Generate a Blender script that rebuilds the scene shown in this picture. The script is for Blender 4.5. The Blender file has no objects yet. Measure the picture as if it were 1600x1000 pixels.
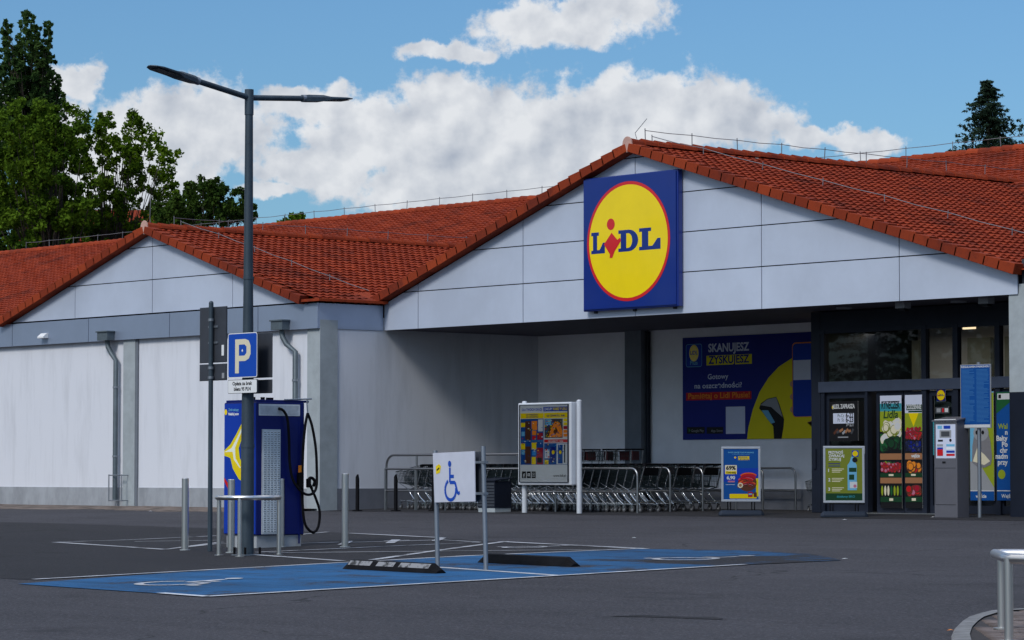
import bpy, math, random
import numpy as np
from mathutils import Vector, Matrix
from mathutils.geometry import tessellate_polygon
random.seed(7); rng = np.random.default_rng(11)
S = bpy.context.scene
COL = S.collection
R = math.radians

# ------------------------------------------------------------------ camera
F = 4648.0; PITCH = math.atan(240 / F); YAW = R(41.4)
FW = Vector((-math.cos(YAW) * math.cos(PITCH), math.sin(YAW) * math.cos(PITCH), math.sin(PITCH)))
RT = Vector((math.sin(YAW), math.cos(YAW), 0)); UP = RT.cross(FW)
CAM = Vector((35.1, -43.15, 0.8))
cd = bpy.data.cameras.new('camera'); cam = bpy.data.objects.new('camera', cd); COL.objects.link(cam)
cd.sensor_width = 36; cd.lens = F / 1600 * 36; cd.clip_start = 0.5; cd.clip_end = 6000
cam.matrix_world = Matrix(((RT.x, UP.x, -FW.x, CAM.x), (RT.y, UP.y, -FW.y, CAM.y), (RT.z, UP.z, -FW.z, CAM.z), (0, 0, 0, 1)))
S.camera = cam
K = 0.0214                                   # the lot falls away from the shop
def ray(px, py): return FW + RT * ((px - 800) / F) - UP * ((py - 500) / F)
def atY(px, py, y): d = ray(px, py); return CAM + d * ((y - CAM.y) / d.y)
def atX(px, py, x): d = ray(px, py); return CAM + d * ((x - CAM.x) / d.x)
def atZ(px, py, depth): return CAM + ray(px, py) * depth
def gnd(px, py):
    d = ray(px, py); t = (K * CAM.y - CAM.z) / (d.z - K * d.y); p = CAM + d * t
    if p.y > 0: p = CAM + d * (-CAM.z / d.z)
    return p
def gz(y): return K * max(y, -60) if y < 0 else 0.0

# ------------------------------------------------------------------ light, sky, exposure
SUN_EL, SUN_AZ = R(41), math.atan2(-1.0, 0.26)      # direction towards the sun: veiled, in front of the shop
sd = Vector((math.cos(SUN_EL) * math.cos(SUN_AZ), math.cos(SUN_EL) * math.sin(SUN_AZ), math.sin(SUN_EL)))
sl = bpy.data.lights.new('sun', 'SUN'); sl.energy = 1.9; sl.angle = R(15); sl.color = (1, 0.95, 0.88)
so = bpy.data.objects.new('sun', sl); COL.objects.link(so); so.rotation_euler = (-sd).to_track_quat('-Z', 'Y').to_euler()
S.view_settings.view_transform = 'Standard'; S.view_settings.look = 'None'
S.view_settings.exposure = 0.0; S.view_settings.gamma = 1
S.render.engine = 'CYCLES'
S.cycles.max_bounces = 6; S.cycles.transparent_max_bounces = 12

class NT:
    def __init__(s, tree): s.t = tree
    def n(s, kind, **kw):
        nd = s.t.nodes.new(kind)
        ins = kw.pop('ins', {})
        for k, v in kw.items(): setattr(nd, k, v)
        for k, v in ins.items():
            if isinstance(v, bpy.types.NodeSocket): s.t.links.new(v, nd.inputs[k])
            else: nd.inputs[k].default_value = v
        return nd
    def m(s, op, a, b=0.0, c=0.0, clamp=False):
        nd = s.t.nodes.new('ShaderNodeMath'); nd.operation = op; nd.use_clamp = clamp
        for i, v in enumerate((a, b, c)):
            if isinstance(v, bpy.types.NodeSocket): s.t.links.new(v, nd.inputs[i])
            else: nd.inputs[i].default_value = v
        return nd.outputs[0]
    def mix(s, f, a, b):
        nd = s.t.nodes.new('ShaderNodeMix'); nd.data_type = 'RGBA'
        for i, v in ((0, f), (6, a), (7, b)):
            if isinstance(v, bpy.types.NodeSocket): s.t.links.new(v, nd.inputs[i])
            else: nd.inputs[i].default_value = (*v, 1) if i and len(v) == 3 else v
        return nd.outputs[2]
    def ramp(s, v, lo, hi, smooth=True):
        nd = s.t.nodes.new('ShaderNodeMapRange'); nd.interpolation_type = 'SMOOTHSTEP' if smooth else 'LINEAR'
        s.t.links.new(v, nd.inputs[0]); nd.inputs[1].default_value = lo; nd.inputs[2].default_value = hi
        return nd.outputs[0]

W = bpy.data.worlds.new('World'); S.world = W; W.use_nodes = True
W.node_tree.nodes.clear(); w = NT(W.node_tree)
sky = w.n('ShaderNodeTexSky', sky_type='NISHITA', sun_disc=False, sun_elevation=SUN_EL,
          sun_rotation=math.atan2(sd.x, sd.y), air_density=1.0, dust_density=1.0, ozone_density=1.6)
geo = w.n('ShaderNodeTexCoord').outputs['Generated']
sep = w.n('ShaderNodeSeparateXYZ', ins={0: geo})
# azimuth (degrees, 0 = the direction the street looks) and elevation of every sky direction
ca, sa = -math.cos(YAW), math.sin(YAW)
fdot = w.m('ADD', w.m('MULTIPLY', sep.outputs[0], ca), w.m('MULTIPLY', sep.outputs[1], sa))
rdot = w.m('ADD', w.m('MULTIPLY', sep.outputs[0], sa), w.m('MULTIPLY', sep.outputs[1], -ca))
az = w.m('MULTIPLY', w.m('ARCTAN2', rdot, fdot), 57.2958)
el = w.m('MULTIPLY', w.m('ARCSINE', sep.outputs[2]), 57.2958)
D = 0.01233
CLOUDS = [(800, 225, 270, 105), (1010, 175, 175, 75), (1130, 190, 130, 62), (590, 215, 150, 70), (300, 205, 165, 85), (210, 270, 160, 90), (500, 270, 120, 45), (520, 175, 60, 40),
          (720, 300, 230, 70), (870, 42, 165, 46), (960, 20, 100, 34), (700, 78, 85, 22), (1355, 222, 70, 26), (1255, 215, 60, 24),
          (120, 135, 50, 38), (60, 190, 90, 60), (1130, 265, 130, 30), (700, 160, 110, 50), (690, 300, 60, 60), (452, 165, 62, 34), (470, 268, 80, 26), (420, 300, 60, 18)]
cv = w.n('ShaderNodeCombineXYZ', ins={0: az, 1: el, 2: 0.0}).outputs[0]
wn = w.n('ShaderNodeTexNoise', ins={'Vector': cv, 'Scale': 1.3, 'Detail': 5.0, 'Roughness': 0.55})
ws = w.n('ShaderNodeSeparateColor', ins={0: wn.outputs['Color']})
azw = w.m('ADD', az, w.m('MULTIPLY', w.m('SUBTRACT', ws.outputs[0], 0.5), 1.1))
elw = w.m('ADD', el, w.m('MULTIPLY', w.m('SUBTRACT', ws.outputs[1], 0.5), 0.9))
field = None
for (cx, cy, rx, ry) in CLOUDS:
    a = w.m('DIVIDE', w.m('SUBTRACT', azw, (cx - 800) * D), rx * D)
    b = w.m('DIVIDE', w.m('SUBTRACT', elw, (740 - cy) * D), ry * D)
    d = w.m('SUBTRACT', 1.0, w.m('SQRT', w.m('ADD', w.m('MULTIPLY', a, a), w.m('MULTIPLY', b, b))))
    field = d if field is None else w.m('SMOOTH_MAX', field, d, 0.25)
def noise(vec, sc, det, ro=0.6): return w.n('ShaderNodeTexNoise', ins={'Vector': vec, 'Scale': sc, 'Detail': det, 'Roughness': ro}).outputs[0]
# elsewhere in the sky: a broken deck of cumulus
far = w.ramp(w.m('ABSOLUTE', az), 14, 24)
hi = w.ramp(el, 11, 17)
gen = w.m('MULTIPLY', w.m('SUBTRACT', noise(w.n('ShaderNodeVectorMath', operation='MULTIPLY', ins={0: geo, 1: (1, 1, 2.2)}).outputs[0], 2.4, 6), 0.50), 5.0)
away = w.m('MAXIMUM', far, hi)
gen = w.m('SUBTRACT', w.m('MULTIPLY', gen, away), w.m('MULTIPLY', w.m('SUBTRACT', 1.0, away), 3.0))
field = w.m('MAXIMUM', field, gen)
fine = noise(cv, 1.7, 8, 0.62)
dens = w.m('ADD', field, w.m('MULTIPLY', w.m('SUBTRACT', fine, 0.5), 1.35))
mask = w.ramp(dens, -0.02, 0.34)
cv2 = w.n('ShaderNodeVectorMath', operation='ADD', ins={0: cv, 1: (-0.22, 0.26, 0)}).outputs[0]
relief = w.m('ADD', w.m('MULTIPLY', w.m('SUBTRACT', noise(cv, 0.55, 3, 0.45), 0.5), 1.3), w.m('MULTIPLY', w.m('SUBTRACT', noise(cv, 1.2, 4, 0.5), noise(cv2, 1.2, 4, 0.5)), 1.5))
body = w.m('ADD', 0.66, relief)
body = w.m('ADD', body, w.m('MULTIPLY', w.m('SUBTRACT', el, 6.0), 0.05))
body = w.m('ADD', body, w.m('MULTIPLY', w.ramp(dens, 0.6, 0.1), 0.10), clamp=True)
body = w.m('MINIMUM', w.m('MAXIMUM', body, 0.0), 1.0)
ccol = w.mix(body, (0.37, 0.42, 0.51), (0.78, 0.80, 0.83))
skyc = w.n('ShaderNodeVectorMath', operation='MULTIPLY', ins={0: sky.outputs[0], 1: (0.60, 0.91, 1.18)}).outputs[0]
# the sky overhead is brighter than the hazy rim of it
gain = w.m('ADD', w.m('ADD', 0.62, w.m('MULTIPLY', w.ramp(el, 3, 26), 0.42)), w.m('MULTIPLY', w.ramp(el, 25, 75), 1.2))
gain = w.m('ADD', w.m('MULTIPLY', gain, away), w.m('SUBTRACT', 1.0, away))
bg1 = w.n('ShaderNodeBackground', ins={0: skyc, 1: w.m('MULTIPLY', gain, 0.088)})
bg2 = w.n('ShaderNodeBackground', ins={0: ccol, 1: gain})
mx = w.n('ShaderNodeMixShader', ins={0: w.m('MULTIPLY', mask, 0.97), 1: bg1.outputs[0], 2: bg2.outputs[0]})
w.n('ShaderNodeOutputWorld', ins={0: mx.outputs[0]})

# ------------------------------------------------------------------ materials
MATS = {}
def pmat(name, color, rough=0.6, metal=0.0, var=0.12, scale=3.0, bump=0.0, bscale=60.0, col2=None, coat=0.0, spec=0.5, emit=None, es=0.0, stretch=(1, 1, 1), lo=0.35, hi=0.65):
    if name in MATS: return MATS[name]
    m = bpy.data.materials.new(name); m.use_nodes = True
    t = NT(m.node_tree); b = m.node_tree.nodes['Principled BSDF']
    tc = t.n('ShaderNodeTexCoord').outputs['Object']
    mp = t.n('ShaderNodeMapping', ins={'Vector': tc, 'Scale': stretch}).outputs[0]
    n1 = t.n('ShaderNodeTexNoise', ins={'Vector': mp, 'Scale': scale, 'Detail': 6.0, 'Roughness': 0.65}).outputs[0]
    f = t.ramp(n1, lo, hi, False)
    c2 = col2 or tuple(c * (1 - var) for c in color)
    c = t.mix(f, tuple(c * (1 + (0 if col2 else var * 0.6)) for c in color), c2)
    m.node_tree.links.new(c, b.inputs['Base Color'])
    b.inputs['Metallic'].default_value = metal; b.inputs['Coat Weight'].default_value = coat
    b.inputs['Coat Roughness'].default_value = 0.06
    b.inputs['Specular IOR Level'].default_value = spec
    m.node_tree.links.new(t.m('ADD', rough, t.m('MULTIPLY', t.m('SUBTRACT', n1, 0.5), 0.15)), b.inputs['Roughness'])
    if bump:
        n2 = t.n('ShaderNodeTexNoise', ins={'Vector': tc, 'Scale': bscale, 'Detail': 3.0}).outputs[0]
        bp = t.n('ShaderNodeBump', ins={'Strength': bump, 'Distance': 0.01, 'Height': n2}).outputs[0]
        m.node_tree.links.new(bp, b.inputs['Normal'])
    if emit: b.inputs['Emission Color'].default_value = (*emit, 1); b.inputs['Emission Strength'].default_value = es
    MATS[name] = m; return m
def asphalt(name, base, dark, tint=(1.03, 0.99, 1.13), wear=None, wear_amt=0.0, fade=None):
    m = bpy.data.materials.new(name); m.use_nodes = True
    t = NT(m.node_tree); b = m.node_tree.nodes['Principled BSDF']
    tc = t.n('ShaderNodeTexCoord').outputs['Object']
    big = t.n('ShaderNodeTexNoise', ins={'Vector': tc, 'Scale': 0.22, 'Detail': 5.0, 'Roughness': 0.6}).outputs[0]
    st = t.n('ShaderNodeMapping', ins={'Vector': tc, 'Scale': (0.25, 1.6, 1)}).outputs[0]
    mid = t.n('ShaderNodeTexNoise', ins={'Vector': st, 'Scale': 1.3, 'Detail': 6.0, 'Roughness': 0.7}).outputs[0]
    gr = t.n('ShaderNodeTexVoronoi', ins={'Vector': tc, 'Scale': 70.0})
    gr2 = t.n('ShaderNodeTexNoise', ins={'Vector': tc, 'Scale': 30.0, 'Detail': 5.0, 'Roughness': 0.85}).outputs[0]
    f = t.m('ADD', t.m('MULTIPLY', big, 0.55), t.m('MULTIPLY', mid, 0.45))
    c = t.mix(t.ramp(f, 0.36, 0.64, False), tuple(dark * k for k in tint), tuple(base * k for k in tint))
    c = t.mix(t.m('MULTIPLY', t.ramp(gr2, 0.50, 0.66), 0.8), c, tuple(base * 2.9 * k for k in tint))
    c = t.mix(t.m('MULTIPLY', t.ramp(gr2, 0.47, 0.32), 0.8), c, tuple(dark * 0.35 * k for k in tint))
    # old oil drips and tyre-polished bands
    oil = t.n('ShaderNodeTexNoise', ins={'Vector': tc, 'Scale': 0.75, 'Detail': 7.0, 'Roughness': 0.6}).outputs[0]
    c = t.mix(t.m('MULTIPLY', t.ramp(oil, 0.60, 0.70), 0.45), c, tuple(dark * 0.5 * k for k in tint))
    # tar cracks
    wv = t.n('ShaderNodeTexNoise', ins={'Vector': tc, 'Scale': 0.9, 'Detail': 4.0})
    wp = t.n('ShaderNodeVectorMath', operation='MULTIPLY_ADD', ins={0: wv.outputs['Color'], 1: (1.6, 1.6, 0), 2: tc}).outputs[0]
    vr = t.n('ShaderNodeTexVoronoi', feature='DISTANCE_TO_EDGE', ins={'Vector': wp, 'Scale': 0.17}).outputs[0]
    crack = t.m('MULTIPLY', t.ramp(vr, 0.006, 0.0015), t.ramp(big, 0.5, 0.58))
    c = t.mix(t.m('MULTIPLY', crack, 0.8), c, (dark * .25,) * 3)
    if wear:
        wn_ = t.n('ShaderNodeTexNoise', ins={'Vector': tc, 'Scale': 1.1, 'Detail': 8.0, 'Roughness': 0.72}).outputs[0]
        wv_ = t.m('ADD', wn_, t.m('MULTIPLY', t.m('SUBTRACT', gr2, 0.5), 0.35))
        if fade:                                 # paint driven thin by tyres towards one end of the bay
            px_ = t.n('ShaderNodeSeparateXYZ', ins={0: tc}).outputs[0]
            wv_ = t.m('SUBTRACT', wv_, t.m('MULTIPLY', t.ramp(px_, fade[0], fade[1]), fade[2]))
        wf = t.ramp(wv_, wear_amt, wear_amt + 0.16)
        wcol = t.mix(t.ramp(mid, 0.35, 0.65), wear, tuple(k * 0.6 for k in wear))
        c = t.mix(wf, c, wcol)
    m.node_tree.links.new(c, b.inputs['Base Color'])
    b.inputs['Roughness'].default_value = 0.85; b.inputs['Specular IOR Level'].default_value = 0.3
    bp = t.n('ShaderNodeBump', ins={'Strength': 0.6, 'Distance': 0.012, 'Height': gr2}).outputs[0]
    m.node_tree.links.new(bp, b.inputs['Normal'])
    MATS[name] = m; return m
M_ASPH = asphalt('asphalt', 0.052, 0.026)
M_ASPD = asphalt('asphalt_dark', 0.021, 0.014)
M_APRON = asphalt('asphalt_apron', 0.022, 0.016)
M_PATCH = asphalt('asphalt_patch', 0.022, 0.014)
M_DIRT = pmat('dirt', (0.15, 0.115, 0.095), 0.95, var=0.6, scale=2.2, bump=0.5, bscale=30)
M_PW = asphalt('paint_white', 0.036, 0.026, wear=(0.52, 0.53, 0.56), wear_amt=0.33)
M_PWN = asphalt('paint_white_fresh', 0.05, 0.036, wear=(0.60, 0.62, 0.66), wear_amt=0.26)
M_PB = asphalt('paint_blue', 0.034, 0.024, wear=(0.017, 0.115, 0.275), wear_amt=0.34)
M_PBW = asphalt('paint_blue_worn', 0.020, 0.014, wear=(0.014, 0.095, 0.23), wear_amt=0.33, fade=(5.6, 9.0, 0.22))
M_WALL = pmat('render_white', (0.64, 0.655, 0.705), 0.85, var=0.17, scale=2.2, bump=0.25, bscale=90, stretch=(1, 1, 0.14), lo=.48, hi=.85)
M_WALL2 = pmat('render_recess', (0.84, 0.84, 0.88), 0.85, var=0.08, scale=0.8, bump=0.25, bscale=90)
M_PLINTH = pmat('plinth_grey', (0.33, 0.35, 0.38), 0.85, var=0.22, scale=2.0, bump=0.2, stretch=(1, 1, 0.5))
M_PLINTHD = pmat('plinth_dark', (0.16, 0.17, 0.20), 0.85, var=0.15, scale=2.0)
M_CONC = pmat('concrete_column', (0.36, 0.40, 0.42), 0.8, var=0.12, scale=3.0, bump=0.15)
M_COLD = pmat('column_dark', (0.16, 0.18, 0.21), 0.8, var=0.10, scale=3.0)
M_CLAD = pmat('cladding_silver', (0.54, 0.60, 0.72), 0.42, 0.15, var=0.11, scale=0.35)
M_FASC = pmat('fascia_silver', (0.36, 0.43, 0.56), 0.36, 0.55, var=0.06, scale=0.9)
M_JOINT = pmat('joint_black', (0.004, 0.005, 0.010), 0.8, spec=0.1)
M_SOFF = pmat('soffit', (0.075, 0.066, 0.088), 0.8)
M_FRAME = pmat('frame_anthracite', (0.010, 0.014, 0.026), 0.5, 0.0, var=0.15, spec=0.25)
M_STEEL = pmat('stainless_steel', (0.76, 0.74, 0.72), 0.30, 1.0, var=0.08, scale=3, stretch=(1, 1, .3))
M_RAIL = pmat('rail_steel', (0.36, 0.36, 0.37), 0.33, 1.0, var=0.1, scale=3)
M_GALV = pmat('galvanised_steel', (0.30, 0.33, 0.37), 0.45, 0.8, var=0.12, scale=3, stretch=(1, 1, .4))
M_CHROME = pmat('cart_chrome', (0.72, 0.75, 0.78), 0.2, 1.0, var=0.2, scale=9)
M_WIRE = pmat('cart_wire', (0.065, 0.09, 0.10), 0.4, 0.9, var=0.2, scale=9)
M_POLE = pmat('pole_slate', (0.048, 0.072, 0.095), 0.5, 0.3, var=0.3, scale=2.5, stretch=(1, 1, .4))
M_PIPE = pmat('downpipe_grey', (0.10, 0.13, 0.15), 0.5, 0.2, var=0.2)
M_BACK = pmat('sign_back', (0.055, 0.062, 0.078), 0.55, 0.3, var=0.15)
M_BLACK = pmat('rubber_black', (0.006, 0.006, 0.008), 0.7, var=0.3, scale=6, spec=0.12)
M_TYRE = pmat('castor_grey', (0.06, 0.06, 0.065), 0.6)
M_CHB = pmat('charger_blue', (0.003, 0.010, 0.13), 0.4, var=0.08, scale=2, spec=0.3)
M_BRASS = pmat('terracotta_edge', (0.55, 0.33, 0.27), 0.8)

def tile_mat(name, c1, c2, c3):
    m = bpy.data.materials.new(name); m.use_nodes = True
    t = NT(m.node_tree); b = m.node_tree.nodes['Principled BSDF']
    tc = t.n('ShaderNodeTexCoord').outputs['Object']
    wn_ = t.n('ShaderNodeAttribute', attribute_name='tilerand').outputs['Fac']
    n1 = t.n('ShaderNodeTexNoise', ins={'Vector': tc, 'Scale': 0.6, 'Detail': 7.0, 'Roughness': 0.7}).outputs[0]
    n2 = t.n('ShaderNodeTexNoise', ins={'Vector': tc, 'Scale': 9.0, 'Detail': 4.0, 'Roughness': 0.7}).outputs[0]
    c = t.mix(t.m('POWER', wn_, 0.8), c1, c2)
    c = t.mix(t.m('MULTIPLY', t.ramp(n1, 0.50, 0.66), 0.6), c, c3)
    c = t.mix(t.m('MULTIPLY', t.ramp(n2, 0.50, 0.75), 0.45), c, c3)
    m.node_tree.links.new(c, b.inputs['Base Color']); b.inputs['Roughness'].default_value = 0.8
    b.inputs['Specular IOR Level'].default_value = 0.12
    MATS[name] = m; return m
M_TILE = tile_mat('clay_tile', (0.32, 0.047, 0.015), (0.21, 0.029, 0.011), (0.055, 0.014, 0.011))
M_TILER = tile_mat('clay_tile_verge', (0.33, 0.052, 0.017), (0.20, 0.030, 0.012), (0.10, 0.02, 0.014))

def glass_mat(tint=(0.55, 0.60, 0.62), nm='window_glass'):
    m = bpy.data.materials.new(nm); m.use_nodes = True; m.node_tree.nodes.clear(); t = NT(m.node_tree)
    g = t.n('ShaderNodeBsdfGlossy', ins={'Color': (0.9, 0.95, 1, 1), 'Roughness': 0.015})
    tr = t.n('ShaderNodeBsdfTransparent', ins={'Color': (*tint, 1)})
    fr = t.n('ShaderNodeFresnel', ins={'IOR': 1.5}).outputs[0]
    mxn = t.n('ShaderNodeMixShader', ins={0: fr, 1: tr.outputs[0], 2: g.outputs[0]})
    t.n('ShaderNodeOutputMaterial', ins={0: mxn.outputs[0]}); return m
M_GLASS = glass_mat()
M_GLASSC = glass_mat((.95, .96, .96), 'case_glass')
def pane(mb, x0, x1, y, z0, z1, mat=None): mb.add([(x0, y, z0), (x1, y, z0), (x1, y, z1), (x0, y, z1)], [(0, 1, 2, 3)], mat or M_GLASS)
def leaf_mat(name, c1, c2, tr=0.35):
    m = bpy.data.materials.new(name); m.use_nodes = True; m.node_tree.nodes.clear(); t = NT(m.node_tree)
    ri = t.n('ShaderNodeNewGeometry').outputs['Random Per Island']
    tc = t.n('ShaderNodeTexCoord').outputs['Object']
    n1 = t.n('ShaderNodeTexNoise', ins={'Vector': tc, 'Scale': 0.5, 'Detail': 3.0}).outputs[0]
    c = t.mix(t.m('ADD', t.m('MULTIPLY', ri, 0.5), t.m('MULTIPLY', t.ramp(n1, 0.35, 0.65), 0.5)), c1, c2)
    d = t.n('ShaderNodeBsdfDiffuse', ins={0: c}); l = t.n('ShaderNodeBsdfTranslucent', ins={0: c})
    mxn = t.n('ShaderNodeMixShader', ins={0: tr, 1: d.outputs[0], 2: l.outputs[0]})
    t.n('ShaderNodeOutputMaterial', ins={0: mxn.outputs[0]}); return m
L_MAPLE = leaf_mat('leaves_maple', (0.034, 0.08, 0.008), (0.15, 0.24, 0.016))
L_MAPLE2 = leaf_mat('leaves_lime', (0.034, 0.08, 0.010), (0.14, 0.23, 0.020))
L_POP = leaf_mat('leaves_poplar', (0.028, 0.066, 0.022), (0.08, 0.14, 0.035), 0.4)
L_DARK = leaf_mat('leaves_dark', (0.018, 0.042, 0.010), (0.06, 0.105, 0.018), 0.3)
L_CON = leaf_mat('needles', (0.014, 0.030, 0.020), (0.045, 0.075, 0.045), 0.1)
M_BARK = pmat('bark', (0.07, 0.055, 0.045), 0.9, var=0.4, scale=6, bump=0.5, bscale=20)
_pc = {}
PAL = dict(blue=(0.006, 0.045, 0.38), blue2=(0.01, 0.09, 0.42), navy=(0.007, 0.017, 0.21), yellow=(0.80, 0.60, 0.0), red=(0.55, 0.012, 0.016), white=(0.78, 0.79, 0.80),
           black=(0.010, 0.010, 0.012), orange=(0.80, 0.25, 0.02), green=(0.02, 0.16, 0.05), lime=(0.45, 0.55, 0.03), olive=(0.22, 0.26, 0.03), teal=(0.05, 0.35, 0.42),
           lb=(0.15, 0.42, 0.62), pale=(.60, .64, .78), grey=(0.30, 0.31, 0.33), dgrey=(0.06, 0.065, 0.075), cream=(0.72, 0.66, 0.48), wood=(0.42, 0.19, 0.09), dgreen=(0.012, 0.06, 0.025),
           berry=(0.35, 0.01, 0.03), blueb=(0.02, 0.03, 0.10), skin=(0.55, 0.30, 0.20), signblue=(0.008, 0.07, 0.42), cyan=(0.03, 0.25, 0.60), brown=(0.10, 0.035, 0.02), pink=(0.6, 0.2, 0.3), glow=(0.85, 0.9, 0.75),
           lidlblue=(0.002, 0.022, 0.20), lidlyel=(0.92, 0.68, 0.0), lidlred=(0.62, 0.012, 0.018), seal=(0.33, 0.32, 0.34), seald=(0.10, 0.10, 0.12), mgrey=(0.19, 0.19, 0.22), mgrey2=(0.12, 0.12, 0.15), pblue=(0.006, 0.09, 0.36), pyel=(0.78, 0.66, 0.01), ptxt=(0.05, 0.20, 0.5))
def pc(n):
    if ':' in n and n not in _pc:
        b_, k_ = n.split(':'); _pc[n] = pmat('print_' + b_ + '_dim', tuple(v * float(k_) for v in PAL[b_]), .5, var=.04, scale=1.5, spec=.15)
    if n not in _pc:
        gl = n.startswith('lidl')
        _pc[n] = pmat('print_' + n, PAL[n], 0.4 if gl else 0.5, var=0.04, scale=1.5, coat=0.8 if gl else 0.0, spec=0.3 if gl else 0.2)
    return _pc[n]

# ------------------------------------------------------------------ mesh builder
class MB:
    def __init__(s): s.v = []; s.f = []; s.mi = []; s.sm = []; s.mats = []; s.M = Matrix.Identity(4)
    def add(s, vs, fs, mat, smooth=False):
        if mat not in s.mats: s.mats.append(mat)
        k = s.mats.index(mat); o = len(s.v)
        s.v += [tuple(s.M @ Vector(p)) for p in vs]
        for f in fs: s.f.append(tuple(i + o for i in f)); s.mi.append(k); s.sm.append(smooth)
    def box(s, x0, x1, y0, y1, z0, z1, mat):
        s.add([(x0, y0, z0), (x1, y0, z0), (x1, y1, z0), (x0, y1, z0), (x0, y0, z1), (x1, y0, z1), (x1, y1, z1), (x0, y1, z1)],
              [(0, 3, 2, 1), (4, 5, 6, 7), (0, 1, 5, 4), (1, 2, 6, 5), (2, 3, 7, 6), (3, 0, 4, 7)], mat)
    def tube(s, pts, r, mat, n=8, closed=False, smooth=True, caps=True):
        P = [Vector(p) for p in pts]; m = len(P)
        rs = r if isinstance(r, (list, tuple)) else [r] * m
        T = []
        for i in range(m):
            a = P[(i - 1) % m] if (closed or i > 0) else P[i]; b = P[(i + 1) % m] if (closed or i < m - 1) else P[i]
            T.append((b - a).normalized())
        u = T[0].orthogonal().normalized(); vs = []
        for i in range(m):
            u = (u - T[i] * u.dot(T[i])).normalized(); w_ = T[i].cross(u)
            for k in range(n):
                a = 2 * math.pi * k / n; vs.append(P[i] + (u * math.cos(a) + w_ * math.sin(a)) * rs[i])
        fs = []
        for i in range(m if closed else m - 1):
            j = (i + 1) % m
            for k in range(n): fs.append((i * n + k, i * n + (k + 1) % n, j * n + (k + 1) % n, j * n + k))
        s.add(vs, fs, mat, smooth)
        if caps and not closed:
            s.add(vs[:n], [tuple(reversed(range(n)))], mat); s.add(vs[-n:], [tuple(range(n))], mat)
    def prism(s, pts, off, mat):              # planar polygon (3-D points) extruded by off
        n = len(pts); off = Vector(off)
        a = [Vector(p) for p in pts]; b = [p + off for p in a]
        s.add(a + b, [tuple(reversed(range(n))), tuple(range(n, 2 * n))] + [(i, (i + 1) % n, n + (i + 1) % n, n + i) for i in range(n)], mat)
    def sphere(s, c, r, mat, seg=10, rings=6):
        c = Vector(c); r = r if isinstance(r, (tuple, list)) else (r, r, r); vs = []
        for i in range(rings + 1):
            th = math.pi * i / rings
            for k in range(seg):
                ph = 2 * math.pi * k / seg
                vs.append((c.x + r[0] * math.sin(th) * math.cos(ph), c.y + r[1] * math.sin(th) * math.sin(ph), c.z + r[2] * math.cos(th)))
        s.add(vs, [(i * seg + k, (i + 1) * seg + k, (i + 1) * seg + (k + 1) % seg, i * seg + (k + 1) % seg) for i in range(rings) for k in range(seg)], mat, True)
    def build(s, name, parent=None, loc=None, bevel=0.0, shade=None):
        me = bpy.data.meshes.new(name); me.from_pydata(s.v, [], s.f); me.update()
        for m in s.mats: me.materials.append(m)
        me.polygons.foreach_set('material_index', s.mi); me.polygons.foreach_set('use_smooth', s.sm)
        o = bpy.data.objects.new(name, me); COL.objects.link(o)
        if parent is not None: o.parent = parent
        if loc is not None: o.location = loc
        if bevel:
            b = o.modifiers.new('bevel', 'BEVEL'); b.width = bevel; b.segments = 2; b.limit_method = 'ANGLE'
        return o
def frame(O, U, V=Vector((0, 0, 1))):        # matrix: local x = U, local z = V, local -y faces the viewer
    U = Vector(U).normalized(); V = Vector(V).normalized(); N = U.cross(V); O = Vector(O)   # N points towards the viewer when U is his right
    return Matrix(((U.x, -N.x, V.x, O.x), (U.y, -N.y, V.y, O.y), (U.z, -N.z, V.z, O.z), (0, 0, 0, 1)))
_tx = {}
def text_geo(txt, bold=0.0):
    k = (txt, bold)
    if k not in _tx:
        cu = bpy.data.curves.new('t', 'FONT'); cu.body = txt; cu.offset = bold; cu.resolution_u = 3; cu.size = 1
        ob = bpy.data.objects.new('t', cu); COL.objects.link(ob)
        dg = bpy.context.evaluated_depsgraph_get(); me = bpy.data.meshes.new_from_object(ob.evaluated_get(dg))
        vs = [tuple(v.co) for v in me.vertices]; fs = [tuple(p.vertices) for p in me.polygons]
        bpy.data.objects.remove(ob); bpy.data.curves.remove(cu); bpy.data.meshes.remove(me)
        _tx[k] = (vs, fs)
    return _tx[k]
UND = dict(cream='olive', white='cream', green='dgreen', dgreen='black', berry='brown', red='brown', pink='berry', orange='brown', yellow='orange', lime='green', blueb='black', navy='black', dgrey='navy', brown='black')
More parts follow.
